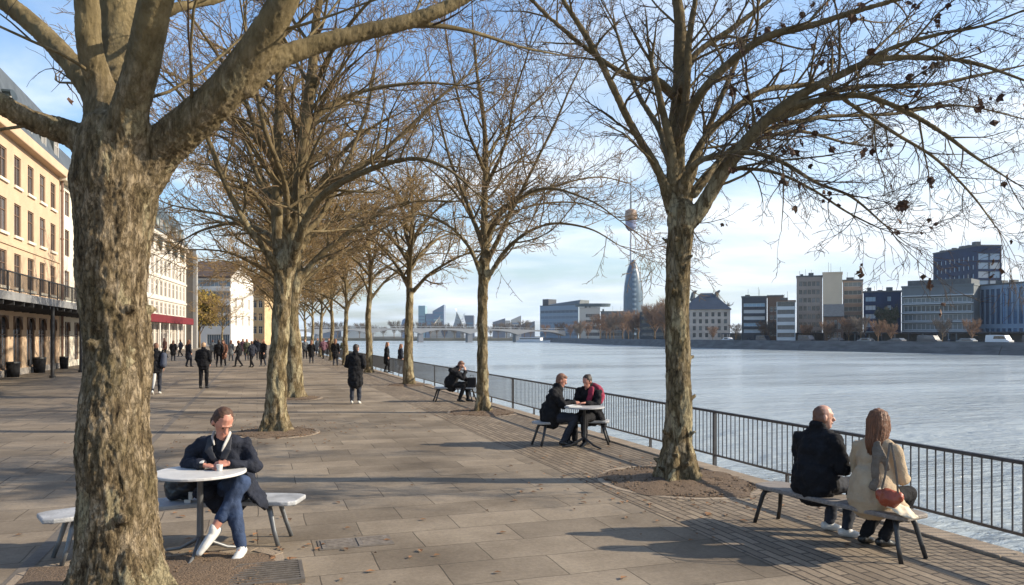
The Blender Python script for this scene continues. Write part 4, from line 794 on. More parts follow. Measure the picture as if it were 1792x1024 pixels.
sp_ = MB(); sp_.loft([(.26, -.27, .65), (.28, -.255, .76), (.27, -.20, .90), (.22, -.09, 1.04)], [(.010, .004)]*4, n=6, flat=True); sp_.loft([(.40, -.25, .63), (.38, -.235, .76), (.33, -.19, .90), (.23, -.08, 1.04)], [(.010, .004)]*4, n=6, flat=True); sp_.build('strap', M_grey, t_)
c_ = MB().loft([(0, 0, 0), (0, 0, .105)], [.027, .038], n=16, flat=True).build('paper_cup', M_white); wl = UV(0, 0)
pw = Matrix.Rotation(PH, 4, 'Z')@V3((-.07, .42, .66)); c_.location = (3.36+pw.x, 7.17+pw.y, .70); tag(c_, 'white cup held between the couple on the right bench', 'cup')
# couple at the small table by the railing
J = seated(che=(0, .06, .85), nec=(0, .12, 1.04), hed=(0, .19, 1.18), face=(.1, .9, -.35), eR=(.23, .22, .74), wR=(.10, .42, .79), eL=(-.22, .22, .74), wL=(-.06, .42, .79), aL=(-.10, .30, .09), tL=(-.10, .48, .05), aR=(.12, .22, .09), tR=(.12, .42, .05))
st = dict(skin=M_skin2, coat=M_black, trousers=M_djean, shoe=M_blkl, hair=M_hairg, hairstyle='short', g=1.12, skirt=[([V3((0, -.02, .62)), V3((0, -.02, .50))], [(.22, .19), (.23, .20)], (1, 0, 0))])
person('man in black with ginger grey hair reading at the small table, in profile facing right', (.72, 14.16, 0), R(-92), J, st, vox=.010)
J = seated(hed=(0, .12, 1.15), face=(.1, 1, -.4), eR=(.24, .16, .72), eL=(-.24, .16, .72), wL=(-.10, .36, .78), wR=(.08, .36, .78))
st = dict(skin=M_skin2, coat=M_black, trousers=M_black, shoe=M_blkl, hair=M_haird, hairstyle='bun', g=1.0, skirt=[([V3((0, -.01, .62)), V3((0, -.01, .50))], [(.22, .18), (.23, .19)], (1, 0, 0)), ([V3((-.15, 0, .60)), V3((-.26, .0, .45)), V3((-.31, .02, .34))], [(.10, .09), (.09, .05), (.05, .03)], (0, 1, 0))])
wo2, J = person('dark-haired woman with a wine red scarf at the small table by the railing', (1.46, 14.40, 0), R(145), J, st, vox=.010)
s_ = MB(); s_.loft([(.06, .02, 1.09), (-.10, .0, 1.07), (-.19, -.01, 1.0), (-.25, .03, .88), (-.24, .08, .78)], [(.05, .05), (.06, .06), (.075, .07), (.075, .07), (.05, .05)], n=10, ref=(0, 1, 0)); s_.loft([(-.10, .13, 1.04), (-.10, .17, .92), (-.08, .19, .82)], [(.05, .03), (.06, .035), (.05, .03)], n=10)
put(remesh(s_, .01, 1, disp=.012, dscale=.06), 'scarf', M_red, wo2)
# hunched man on the far bench
J = seated(che=(0, .10, .83), nec=(0, .20, 1.0), hed=(0, .30, 1.11), face=(0, .8, -.5), eR=(.20, .40, .72), wR=(.08, .46, .96), dR=(-.3, -.3, .9), eL=(-.2, .38, .68), wL=(-.05, .50, .66), kL=(-.1, .45, .53), aR=(.1, .28, .09), tR=(.1, .46, .05), aL=(-.1, .50, .09), tL=(-.1, .68, .05))
st = dict(skin=M_skin, coat=M_black, trousers=M_black, shoe=M_blkl, hair=M_hairg, hairstyle='short', g=1.12, skirt=[([V3((0, -.02, .62)), V3((0, 0, .50))], [(.23, .19), (.24, .21)], (1, 0, 0))])
person('man in black hunched forward on the far bench, hand raised to his face', (-1.85, 23.55, 0), R(-100), J, st, vox=.014)
t_ = thing('shopping_bag', 'black upright bag on the far bench in front of the hunched man', 'bag', (-1.22, 23.4, .44)); MB().prism([(-.13, -.08), (.13, -.08), (.13, .08), (-.13, .08)], 0, .30).build('bag_body', M_black, t_, bevel=.03); MB().loft([(-.06, 0, .29), (-.04, 0, .37), (.04, 0, .37), (.06, 0, .29)], [.008]*4, n=6).build('handle', M_black, t_)
# standing and walking people
def upright(stride=.0, **k):
    s = stride
    d = dict(pel=V3((0, 0, .95)), che=V3((0, .0, 1.28)), nec=V3((0, -.0, 1.48)), hed=V3((0, .04, 1.63)), face=V3((0, 1, -.12)),
     sL=V3((-.19, 0, 1.41)), eL=V3((-.26, -.02+s*.12, 1.13)), wL=V3((-.24, .08+s*.2, .90)), dL=V3((0, .3, -1)), uL=V3((-1, 0, 0)),
     sR=V3((.19, 0, 1.41)), eR=V3((.26, -.02-s*.12, 1.13)), wR=V3((.24, .08-s*.2, .90)), dR=V3((0, .3, -1)), uR=V3((1, 0, 0)),
     hL=V3((-.09, 0, .92)), kL=V3((-.10, .04-s*.05, .50)), aL=V3((-.10, -.32*s, .09+.06*s)), tL=V3((-.11, -.32*s+.18, .05)),
     hR=V3((.09, 0, .92)), kR=V3((.10, .04+s*.20, .51)), aR=V3((.10, .34*s, .09)), tR=V3((.11, .34*s+.18, .05+.03*s)), right=V3((1, 0, 0)), curl=.5)
    d.update({a: V3(b) if isinstance(b, tuple) else b for a, b in k.items()}); return d
long_ = [([V3((0, 0, 1.0)), V3((0, 0, .80)), V3((0, 0, .62))], [(.20, .16), (.215, .175), (.22, .18)], (1, 0, 0))]
short_ = [([V3((0, 0, 1.0)), V3((0, 0, .86))], [(.20, .16), (.21, .17)], (1, 0, 0))]
J = upright(.12, wL=(-.12, .22, 1.02), wR=(.12, .22, 1.02), hed=(.02, .05, 1.63), face=(.6, .8, -.1))
st = dict(coat=M_black, trousers=M_djean, shoe=M_sole, hair=M_haird, hairstyle='short', g=1.12, skirt=long_)
person('man in a black knee-length coat and dark jeans standing in mid-walk, back to us', G(622, 707), R(4), J, st, vox=.011)
J = upright(.5, pel=(0, 0, .97)); st = dict(coat=M_black, trousers=M_djean, shoe=M_white, hair=M_hairg, hairstyle='short', g=1.15, skirt=short_)
wk, _ = person('person in a black coat with one white trouser stripe showing, walking off beside the front left trunk', G(273, 690), R(20), J, st, vox=.014)
MB().loft([(-.03, -.085, .78), (-.05, -.10, .5), (-.075, -.19, .22)], [(.045, .02), (.05, .02), (.03, .02)], n=8).build('light_panel', M_white, wk, smooth=True)
wk['label'] = 'walker in black with one pale trouser leg, just right of the front left trunk'
t_ = thing('backpack', 'slate blue bag carried by the walker beside the front left trunk', 'bag', wk.location.copy(), R(20)); hb = MB().loft([(.24, -.12, 1.02), (.26, -.12, 1.34)], [(.11, .12), (.10, .10)], n=12); put(remesh(hb, .02, 2), 'bag_body', mat('slate_fabric', (.05, .06, .09), .8, var=.2), t_)
J = upright(.15, wL=(-.2, .12, .95), wR=(.2, .12, .95)); st = dict(coat=M_black, trousers=M_black, shoe=M_blkl, hair=mat('fair_hair', (.42, .27, .16), .7, var=.3), hairstyle='short', g=1.18, skirt=short_)
wA, _ = person('fair-haired person in a wide black coat walking away in the left half of the walk', G(356, 680), R(5), J, st, vox=.014)
J = upright(.75, pel=(0, 0, .94)); st = dict(coat=M_black, trousers=M_black, shoe=M_blkl, hair=M_haird, hairstyle='short', g=1.1, skirt=short_)
GP = 'people strolling far down the walk'
wB, _ = person('stroller in black in mid stride, first figure right of the fair-haired walker', G(383, 642), R(10), J, st, vox=.016, group=GP)
J = upright(.3, pel=(0, 0, .96)); st = dict(coat=M_navy, trousers=M_djean, shoe=M_blkl, hair=M_hairb, hairstyle='long', g=1.05, skirt=long_)
wC, _ = person('long-coated stroller left of the fair-haired walker, smaller and farther off', G(330, 642), R(-30), J, st, vox=.016, group=GP)
M_c = [M_black, M_navy, mat('brown_jacket', (.12, .05, .03), .85), mat('grey_jacket', (.12, .13, .14), .85), mat('olive_jacket', (.06, .065, .04), .85), mat('plum_jacket', (.12, .05, .07), .85)]
far = [(wC, 391, 641, 180, 2, 'stroller with a brown jacket just behind the black pair'), (wB, 418, 642, 95, 0, 'stroller striding to the right, fourth from the fair-haired walker'),
 (wB, 441, 643, 60, 1, 'stroller in black left of the tall tree\'s trunk'), (wC, 461, 641, 150, 0, 'dark stroller half hidden by the tall left-of-centre trunk'), (wC, 404, 632, 0, 3, 'small grey-jacketed stroller before the white office block'),
 (wC, 432, 631, 200, 4, 'small stroller in olive before the tan house'), (wB, 452, 630, 20, 1, 'small stroller in navy near the foot of the tan house'), (wC, 545, 636, 10, 0, 'stroller in black just right of the half hidden trunk'),
 (wB, 534, 628, 190, 3, 'grey stroller behind the half hidden trunk\'s right edge'), (wB, 566, 628, 40, 5, 'stroller in plum between the two far trunks'), (wC, 587, 640, 0, 0, 'broad dark figure under the far waterside trunks'),
 (wB, 576, 625, 170, 2, 'tiny brown-jacketed stroller by the far trunks'), (wC, 556, 622, 170, 3, 'tiny grey-jacketed stroller near the bridge end'), (wC, 601, 627, 30, 4, 'stroller in olive left of the man standing in mid-walk'),
 (wB, 288, 628, 150, 2, 'small brown-jacketed passer-by under the red awning'), (wC, 303, 632, 10, 0, 'small dark passer-by by the awning\'s pillars'), (wB, 316, 624, 90, 1, 'tiny passer-by at the corner of the awning house'),
 (wB, 372, 630, 0, 3, 'small grey stroller behind the fair-haired walker\'s shoulder'), (wC, 425, 622, 0, 5, 'tiny stroller in plum at the end of the walk'), (wC, 524, 622, 0, 2, 'tiny brown stroller at the end of the walk'), (wB, 447, 619, 0, 0, 'tiniest dark stroller at the end of the walk')]
for s_, px, py, rz, c, lab in far:
    dup(s_, G(px, py), R(rz), lab, random.Random(px).uniform(.94, 1.04), {'coat': M_c[c], 'hair': M_hairb if px % 3 else M_hairg})
p_ = dup(wC, G(677, 652), R(-70), 'dark figure leaning at the railing, nearer the far bench', .95, {'coat': M_black, 'trousers': M_black}); p_['group'] = 'people leaning at the railing'
p_ = dup(wC, G(701, 654), R(-60), 'second dark figure at the railing, just left of the third waterside trunk', .9, {'coat': M_navy, 'trousers': M_black}); p_['group'] = 'people leaning at the railing'
# small things on the paving
t_ = thing('manhole_cover', 'pair of square manhole covers set in the paving at the centre front', 'manhole cover', G(622, 950), TH)
for x in (-.17, .17):
    c_ = MB().box(x-.15, x+.15, -.15, .15, .004, .012)
    for i in range(5): c_.box(x-.11, x+.11, -.12+i*.055, -.10+i*.055, .012, .016)
    c_.build('plate', mat('plate_metal', (.20, .17, .14), .7, metal=.3, var=.3, vscale=20), t_)
MB().box(-.35, .35, -.18, .18, .001, .006).build('surround', mat('dark_stone', (.13, .11, .09), .9), t_)
gp = G(470, 1008); t_ = thing('slot_drain_grate', 'dark slotted iron grate at the edge of the front left tree pit', 'drain grate', (gp.x, gp.y, .006), TH)
c_ = MB()
for i in range(9): c_.box(-.30, .25, -.26+i*.06, -.235+i*.06, 0, .03)
c_.build('slats', mat('grate_iron', (.14, .12, .10), .7, metal=.3, var=.3, vscale=20), t_); MB().box(-.33, -.30, -.28, .28, -.02, .03).box(.25, .28, -.28, .28, -.02, .03).box(-.30, .25, -.29, -.261, -.02, .03).box(-.30, .25, .271, .30, -.02, .03).build('frame', mat('grate_iron', (.14, .12, .10), .7), t_)

rn = random.Random(4); tips_ = []
for i in range(800):
    c_ = rn.choice([F_, F_, E_, B_, A_, A_]); q = abs(rn.gauss(0, 1.5))+.3; a = rn.random()*6.28; u_ = c_+Vector((q*math.cos(a), q*math.sin(a)*1.2, 0))
    if u_.x*math.cos(TH)+u_.y*math.sin(TH) < KU-.35: tips_.append(u_)
fl = MB()
for q in tips_:
    s = rn.uniform(.02, .05); a = rn.random()*6.28; d = Vector((math.cos(a), math.sin(a), 0)); e = Vector((-d.y, d.x, 0)); q = q+Vector((0, 0, .012)); fl.add([q-d*s, q-d*s*.2+e*s*.6+Vector((0, 0, .012)), q+d*s+Vector((0, 0, .004)), q-d*s*.1-e*s*.6+Vector((0, 0, .01))], [(0, 1, 2, 3)])
o = fl.build('fallen_leaves', mat('dry_leaf', (.20, .10, .045), .9, var=.5, vscale=3)); o['kind'] = 'stuff'
# ---------------- buildings
M_glass = mat('dark_window_glass', (.030, .036, .045), .12, spec=.8)
M_bglass = mat('blue_window_glass', (.05, .11, .19), .12, spec=.9)
M_frame = mat('brown_window_frame', (.16, .10, .065), .6)
M_wframe = mat('pale_window_frame', (.55, .52, .47), .6)
M_slate = mat('slate_roof', (.075, .085, .09), .55, var=.3, vscale=1.5, bump=.3, bscale=6)
M_copper = mat('dark_zinc_roof', (.050, .062, .060), .45, metal=.3, var=.4, vscale=.5)
def place(px0, D0, px1, D1):
    a = Q(px0, HZ, D0); b = Q(px1, HZ, D1); a.z = b.z = 0; return a, b
def square(px0, D0, px1, D1):
    """front wall at distance D0 and turned to face the river bend we stand on"""
    if D1 is not None and (px0 < 896 or abs(D0-D1) > 11.9): return place(px0, D0, px1, D1)
    D0 = (D0+(D1 or D0))/2; m = (px0+px1)/2; r0 = (px0-896)/F; r1 = (px1-896)/F; rm_ = (m-896)/F; a = Vector((r0*D0, D0, 0)); D2 = (a.x*rm_+a.y)/(r1*rm_+1); return a, Vector((r1*D2, D2, 0))
def wall(mb, W_, H, rects, dep=.22, M=None, z0=0):
    xs = sorted({0, W_} | {r[0] for r in rects} | {r[1] for r in rects}); zs = sorted({z0, H} | {r[2] for r in rects} | {r[3] for r in rects})
    M = M or Matrix(); vs = []; fs = []
    def quad(*p): 
        o = len(vs); vs.extend([M @ Vector(q) for q in p]); fs.append((o, o+1, o+2, o+3))
    for xa, xb in zip(xs[:-1], xs[1:]):
        for za, zb in zip(zs[:-1], zs[1:]):
            cx, cz = (xa+xb)/2, (za+zb)/2
            if any(r[0] < cx < r[1] and r[2] < cz < r[3] for r in rects): continue
            quad((xa, 0, za), (xb, 0, za), (xb, 0, zb), (xa, 0, zb))
    for a, b, c, d in rects:
        quad((a, 0, c), (a, dep, c), (a, dep, d), (a, 0, d)); quad((b, 0, d), (b, dep, d), (b, dep, c), (b, 0, c))
        quad((a, 0, d), (a, dep, d), (b, dep, d), (b, 0, d)); quad((b, 0, c), (b, dep, c), (a, dep, c), (a, 0, c))
    mb.add(vs, fs)
WCACHE = {}
def window(root, x, y, z, w_, h, m_glass, m_frame, rz=0, bars=(1, 1), fw=.06, arch=False, name='window'):
    key = (round(w_, 3), round(h, 3), m_glass.name, m_frame.name, bars, fw, arch)
    if key not in WCACHE:
        f = MB(); f.box(0, fw, -.05, .03, 0, h).box(w_-fw, w_, -.05, .03, 0, h).box(fw, w_-fw, -.05, .03, 0, fw).box(fw, w_-fw, -.05, .03, h-fw, h)
        for i in range(bars[0]): q = w_*(i+1)/(bars[0]+1); f.box(q-fw*.35, q+fw*.35, -.04, .025, fw, h-fw)
        for i in range(bars[1]): q = h*(i+1)/(bars[1]+1)+(h*.15 if bars[1] == 1 else 0); f.box(fw, w_-fw, -.035, .02, q-fw*.35, q+fw*.35)
        if arch:
            r = w_/2; n = 12
            for s in (-1, 1):
                poly = [(r+s*r, h), (r+s*r, h-r*.9)]+[(r+s*r*math.cos(math.pi/2*i/n), h-r*.9+r*.9*math.sin(math.pi/2*i/n)) for i in range(1, n+1)]
                a = [(px_, -.16, pz_) for px_, pz_ in poly]; b = [(px_, -.06, pz_) for px_, pz_ in poly]; k = len(a)
                f.add(a+b, [tuple(range(k)), tuple(reversed(range(k, 2*k)))]+[(i, (i+1) % k, k+(i+1) % k, k+i) for i in range(k)])
        fm = f.mesh('window'); fm.materials.append(m_frame)
        gm = MB().add([(.01, 0, .01), (w_-.01, 0, .01), (w_-.01, 0, h-.01), (.01, 0, h-.01)], [(0, 1, 2, 3)]).mesh('pane'); gm.materials.append(m_glass)
        WCACHE[key] = (fm, gm)
    fm, gm = WCACHE[key]; o = put(fm, name, None, root); o.location = (x, y, z); o.rotation_euler = (0, 0, rz); put(gm, 'pane', None, o); return o
def grid(W_, cols, w_, rows, h=None, m0=.8):
    """openings: cols across, rows = [(z0, z1)]"""
    st = (W_-2*m0)/cols; return [(m0+st*(i+.5)-w_/2, m0+st*(i+.5)+w_/2, a, b) for a, b in rows for i in range(cols)]
def building(label, px0, D0, px1, D1, depth, H, wm, rects=None, side=None, gm=M_bglass, fm=M_wframe, bars=(1, 1), roof='flat', rm=None, name='apartment_building', cat='building', side_at='right', sm=None, group=None, fw=.08, dep=.25, rh=3, arch_below=None):
    a, b = square(px0, D0, px1, D1) if not isinstance(px0, Vector) else (px0, D0)
    W_ = (b-a).length; rz = math.atan2(b.y-a.y, b.x-a.x); rt = thing(name, label, cat, a, rz, group)
    R_ = rects(W_) if rects else []; S_ = side(depth) if side else []
    f = MB(); wall(f, W_, H, R_, dep); f.build('facade', wm, rt)
    MR = Matrix.Translation((W_, 0, 0))@Matrix.Rotation(R(90), 4, 'Z'); ML = Matrix.Translation((0, depth, 0))@Matrix.Rotation(R(-90), 4, 'Z')
    s = MB(); wall(s, depth, H, S_ if side_at == 'right' else [], dep, MR); wall(s, depth, H, S_ if side_at == 'left' else [], dep, ML)
    s.add([(W_, depth, 0), (0, depth, 0), (0, depth, H), (W_, depth, H)], [(0, 1, 2, 3)]); s.build('side_walls', sm or wm, rt)
    for (x0, x1, z0, z1) in R_[:100]:
        window(rt, x0, dep-.03, z0, x1-x0, z1-z0, gm, fm, 0, bars, fw, arch=bool(arch_below and z1 < arch_below))
    for (x0, x1, z0, z1) in S_[:60]:
        if side_at == 'right': window(rt, W_-dep+.03, x0, z0, x1-x0, z1-z0, gm, fm, R(90), bars, fw)
        else: window(rt, dep-.03, depth-x0, z0, x1-x0, z1-z0, gm, fm, R(-90), bars, fw)
    rm = rm or M_slate; o = .5
    if roof == 'flat':
        MB().box(-.15, W_+.15, -.15, depth+.15, H, H+.45).build('roof', rm, rt)
    elif roof == 'hip':
        i = min(W_, depth)*.42; MB().add([(-o, -o, H), (W_+o, -o, H), (W_+o, depth+o, H), (-o, depth+o, H), (i, depth/2, H+rh), (W_-i, depth/2, H+rh)], [(0, 1, 5, 4), (1, 2, 5), (2, 3, 4, 5), (3, 0, 4), (3, 2, 1, 0)]).build('roof', rm, rt)
    elif roof == 'gable':
        g = MB(); g.add([(-.2, -o, H), (W_+.2, -o, H), (W_+.2, depth/2, H+rh), (-.2, depth/2, H+rh), (-.2, depth+o, H), (W_+.2, depth+o, H), (-.2, -o, H+.25), (W_+.2, -o, H+.25), (W_+.2, depth/2, H+rh+.25), (-.2, depth/2, H+rh+.25), (-.2, depth+o, H+.25), (W_+.2, depth+o, H+.25)], [(0, 1, 2, 3), (3, 2, 5, 4), (6, 9, 8, 7), (9, 10, 11, 8), (0, 6, 7, 1), (4, 5, 11, 10), (1, 7, 8, 2), (2, 8, 11, 5), (0, 3, 9, 6), (3, 4, 10, 9)]); g.build('roof', rm, rt)
        for x in (0, W_): MB().add([(x, 0, H), (x, depth, H), (x, depth/2, H+rh)], [(0, 1, 2)]).build('gable_wall', sm or wm, rt)
    elif roof == 'mansard':
        i = rh*.55; m1 = rh*.16; g = MB(); o = .35
        g.add([(-o, -o, H+.3), (W_+o, -o, H+.3), (W_+o, depth+o, H+.3), (-o, depth+o, H+.3), (m1, m1, H+rh*.80), (W_-m1, m1, H+rh*.80), (W_-m1, depth-m1, H+rh*.80), (m1, depth-m1, H+rh*.80), (i, i*1.9, H+rh), (W_-i, i*1.9, H+rh), (W_-i, depth-i*1.9, H+rh), (i, depth-i*1.9, H+rh)],
         [(0, 1, 5, 4), (1, 2, 6, 5), (2, 3, 7, 6), (3, 0, 4, 7), (4, 5, 9, 8), (5, 6, 10, 9), (6, 7, 11, 10), (7, 4, 8, 11), (8, 9, 10, 11), (3, 2, 1, 0)]); g.build('roof', rm, rt)
        MB().box(-.45, W_+.45, -.45, depth+.45, H-.25, H+.3).build('cornice', sm or wm, rt, bevel=.06)
    if roof == 'flat' and W_ > 5 and name != 'townhouse':
        rc = random.Random(int(W_*100)); pl = MB(); x = 1.0
        while x < W_-2.5:
            w0 = rc.uniform(.8, 2.6); y0 = rc.uniform(1.2, depth*.4)
            if rc.random() < .7: pl.box(x, x+w0, y0, y0+rc.uniform(1, 2.5), H+.453, H+rc.uniform(.9, 1.9))
            x += w0+rc.uniform(.8, 3)
        for k in range(3): xx = rc.uniform(.5, W_-.5); pl.cyl((xx, 1.5, H+.453), (xx, 1.5, H+rc.uniform(2, 3.6)), .05, n=5)
        if pl.v: pl.build('roof_plant', M_slate, rt)
    return rt, W_
def bandrows(n, z0, st, h): return [(z0+i*st, z0+i*st+h) for i in range(n)]
# left row along the walk: facades on one line parallel to the quay
def LP(Y): return Vector((-12.3-.3304*Y, Y, 0))
M_orange = mat('apricot_render', (.52, .375, .25), .9, var=.10, vscale=.8, bump=.15, bscale=30)
M_creamw = mat('cream_render', (.66, .60, .49), .9, var=.08, vscale=.6)
M_whitew = mat('white_render', (.66, .62, .56), .9, var=.06, vscale=.4)
def r1(W_):
    xs = [W_-1.55-2.42*i for i in range(12)]; o = []
    for i, x in enumerate(xs):
        for a, b in ((4.45, 6.2), (7.1, 8.75), (9.65, 11.2)): o.append((x-.6, x+.6, a, b))
        if i < 11: o.append((x-.75, x+.75, .35, 3.0))
    return o
b1, W1 = building('apricot townhouse at the left edge with a mansard roof and an iron terrace', LP(20), LP(48), 0, 0, 12, 12.1, M_orange, r1, gm=M_glass, fm=M_frame, roof='mansard', rh=4.4, rm=M_slate, name='townhouse', bars=(1, 1), dep=.13, arch_below=3.2, fw=.07)
for (x0, x1, z0, z1) in r1(W1):
    if z0 > 4: MB().box(x0-.12, x1+.12, -.10, .002, z0-.14, z0-.003).build('window_sill', M_creamw, b1)
MB().box(0, W1, -.06, .002, 6.5, 6.62).build('string_course', M_orange, b1)
MB().box(-.1, W1+.02, -.09, .002, 0, .33).build('plinth', mat('plinth_stone', (.30, .27, .24), .9, var=.2, vscale=2), b1)
for i in range(8):                                  # dormers in the mansard
    x = W1-1.6-2.9*i; d = MB().box(x-.55, x+.55, -.15, 2.0, 12.5, 14.0); d.loft([(x, -.22, 13.95), (x, 2.2, 13.95)], [(.62, .22)]*2, n=12, ref=(1, 0, 0), flat=True); dm = d.build('dormer', M_copper, b1)
    w_ = window(b1, x-.42, -.16, 12.65, .84, 1.2, M_glass, M_wframe); 
pp = MB(); pp.cyl((W1+.1, -.14, .1), (W1+.1, -.14, 12), .075, n=10)
for z in (2.5, 5, 8, 11): pp.cyl((W1+.1, -.14, z), (W1+.1, -.14, z+.1), .10, n=10)
pp.build('downpipe', mat('brown_pipe', (.16, .09, .06), .6, var=.3, vscale=3), b1)
T0, T1 = 0.0, W1-.25+7.0                                # terrace
MB().box(T0, T1, -2.6, -.003, 3.42, 3.66).build('terrace_slab', mat('dark_terrace_steel', (.03, .03, .032), .6, var=.3, vscale=2), b1)
MB().box(T0, T1, -2.65, -2.603, 3.39, 3.72).build('fascia', mat('grey_fascia', (.22, .22, .22), .6, var=.2, vscale=2), b1)
bm_ = MB()
x = T0+.3
while x < T1-.3: bm_.box(x, x+.1, -2.58, -.02, 3.22, 3.417); x += 1.4
bm_.build('joists', M_dsteel, b1)
rl = MB().box(T0, T1, -2.6, -2.55, 4.48, 4.53).box(T0, T1, -2.59, -2.56, 3.79, 3.82)
x = T0
while x < T1: rl.box(x, x+.02, -2.585, -2.565, 3.82, 4.48); x += .16
x = T0
while x < T1: rl.box(x, x+.05, -2.6, -2.55, 3.66, 4.48) if True else 0; x += 1.55
rl.build('terrace_railing', M_dsteel, b1)
cx_ = (Vector((-21.7, 36.7, 0))-LP(20)); ca = math.atan2((LP(48)-LP(20)).y, (LP(48)-LP(20)).x); lx = cx_.x*math.cos(ca)+cx_.y*math.sin(ca)
for x in (lx, lx+6.2):
    if x < T1: MB().cyl((x, -2.45, 0), (x, -2.45, 3.42), .085, n=12).cyl((x, -2.45, 0), (x, -2.45, .12), .14, n=12).build('column', M_dsteel, b1)
ch = MB().box(W1-4, W1-3, 5, 6, 15, 16.6).build('chimney', M_creamw, b1)
def r2(W_): return grid(W_, 5, 1.3, [(4.5, 6.2), (7.15, 8.85), (9.75, 11.3), (.4, 2.9)], m0=.4)
b2, W2 = building('cream townhouse next beyond the apricot one, mostly behind the front left trunk', LP(48.3), LP(62), 0, 0, 12, 11.9, M_creamw, r2, gm=M_glass, fm=M_frame, roof='mansard', rh=2.8, name='townhouse', dep=.13, fw=.07, arch_below=3.2)
dirv = Vector((-50.7+44.9, 25, 0)).normalized(); a3 = Vector((-44.9, 95, 0))-dirv*15; e3 = Vector((-50.7, 120, 0))
def r3(W_):
    o = []; st = (W_-1.0)/15
    for i in range(15):
        x = .5+st*(i+.5)
        for a, b in ((4.9, 6.5), (7.3, 9.4), (10.1, 12.2)): o.append((x-.8, x+.8, a, b))
        o.append((x-.8, x+.8, 12.9, 14.5)); o.append((x-.85, x+.85, .3, 3.6))
    return o
M_b3 = mat('cream_stone', (.55, .50, .43), .9, var=.08, vscale=.4)
b3, W3 = building('white five storey house with a dark curved mansard roof and a red awning', a3, e3, 0, 0, 14, 15.2, M_b3, r3, gm=mat('amber_glass', (.10, .075, .055), .2, spec=.7), fm=M_wframe, roof='mansard', rh=5.4, rm=M_copper, name='townhouse', dep=.15, fw=.1)
for z in (6.75, 9.65, 12.4): MB().box(0, W3, -.14, .002, z, z+.28).build('string_course', M_b3, b3)
for i in range(5):
    x = W3-3-5.2*i; MB().loft([(x, -.1, 15.7), (x, 3.0, 15.7)], [(1.5, 2.4)]*2, n=18, ref=(1, 0, 0), flat=True).build('dormer', M_copper, b3, smooth=True); 
    window(b3, x-.6, -.16, 15.9, 1.2, 1.4, M_glass, M_wframe)
MB().add([(9, -.1, 4.85), (W3-3, -.1, 4.85), (W3-3, -1.6, 4.6), (9, -1.6, 4.6), (9, -1.6, 3.7), (W3-3, -1.6, 3.7), (9, -.1, 3.75), (W3-3, -.1, 3.75)], [(0, 3, 2, 1), (3, 4, 5, 2), (0, 6, 4, 3), (1, 2, 5, 7), (6, 7, 5, 4)]).build('awning', mat('red_awning', (.13, .005, .010), .9, var=.15, vscale=2), b3)
for i in range(6): x = 9.6+i*(W3-13)/5; MB().cyl((x, -1.4, 0), (x, -1.4, 3.6), .10, n=8).build('column', M_whitew, b3)
MB().box(W3+.003, W3+3, -1.0, 8, 0, 15.6).build('corner_pier', mat('painted_corner_shade', (.07, .065, .06), .7, var=.2, vscale=1), b3)  # added pier; the house corner's shade is put into its dark colour
MB().box(W3+2.9, W3+3.2, -1.2, -1.003, 0, 15).build('pier_edge', M_wframe, b3)
# white office block at the end
def r4(W_): return [(1.0, W_-.15, 11.6, 12.9), (2.1, W_-.2, 9.2, 10.6), (4.2, W_-.2, 6.4, 7.9), (4.2, W_-.25, 3.9, 6.0), (4.2, W_-.3, .2, 2.3)]
b4, W4 = building('white office block with brown pitched roof and strip windows, at the end of the walk', 324, 150, 404, 150, 13, 13.3, M_whitew, r4, gm=mat('office_glass', (.09, .11, .125), .2), fm=M_wframe, bars=(9, 0), roof='gable', rh=3.6, rm=mat('brown_roof', (.075, .05, .04), .85, var=.2, vscale=1), name='office_block', side=lambda d: grid(d, 3, 1.1, [(4, 6), (7.5, 9.5)]))
MB().box(0, W4, -.5, -.003, 10.75, 11.4).build('balcony_band', M_whitew, b4); MB().box(1.8, W4, -.5, -.003, 8.0, 8.9).build('balcony_band', M_whitew, b4)
b5, W5 = building('tan sunlit house at the end of the walk, right of the white office block', 428, 172, 463, 172, 12, 12.0, mat('tan_stone', (.50, .35, .19), .9, var=.2, vscale=.8), lambda W_: grid(W_, 3, .9, [(2.5, 4.2), (5.4, 7.1), (8.3, 10)], m0=.3), gm=M_glass, roof='hip', rh=5, rm=mat('brown_roof', (.075, .05, .04), .85), name='townhouse')
b6, W6 = building('pale stone house behind the left row of planes at the end of the walk', 466, 185, 520, 190, 12, 9.5, M_creamw, lambda W_: grid(W_, 5, .9, [(2.5, 4.2), (5.4, 7.1)], m0=.3), gm=M_glass, roof='hip', rh=4, rm=M_slate, name='townhouse')
# bins along the arcade
def binn(px, py, wd, h, lab):
    t_ = thing('planter_bin', lab, 'bin', G(px, py), TH, 'dark tubs along the arcade')
    MB().loft([(0, 0, 0), (0, 0, h*.9)], [wd*.42, wd*.5], n=16, flat=True).build('tub', M_black, t_, smooth=True); MB().loft([(0, 0, h*.9), (0, 0, h)], [wd*.53, wd*.5], n=16, flat=True).build('rim', M_dsteel, t_); return t_
binn(23, 660, .62, .75, 'square-shouldered dark tub, nearest of the tubs at the left edge'); binn(69, 652.5, .65, .85, 'dark tub below the second arch from the pipe'); binn(112, 645.5, .5, .75, 'dark tub left of the front left trunk by the cream townhouse')
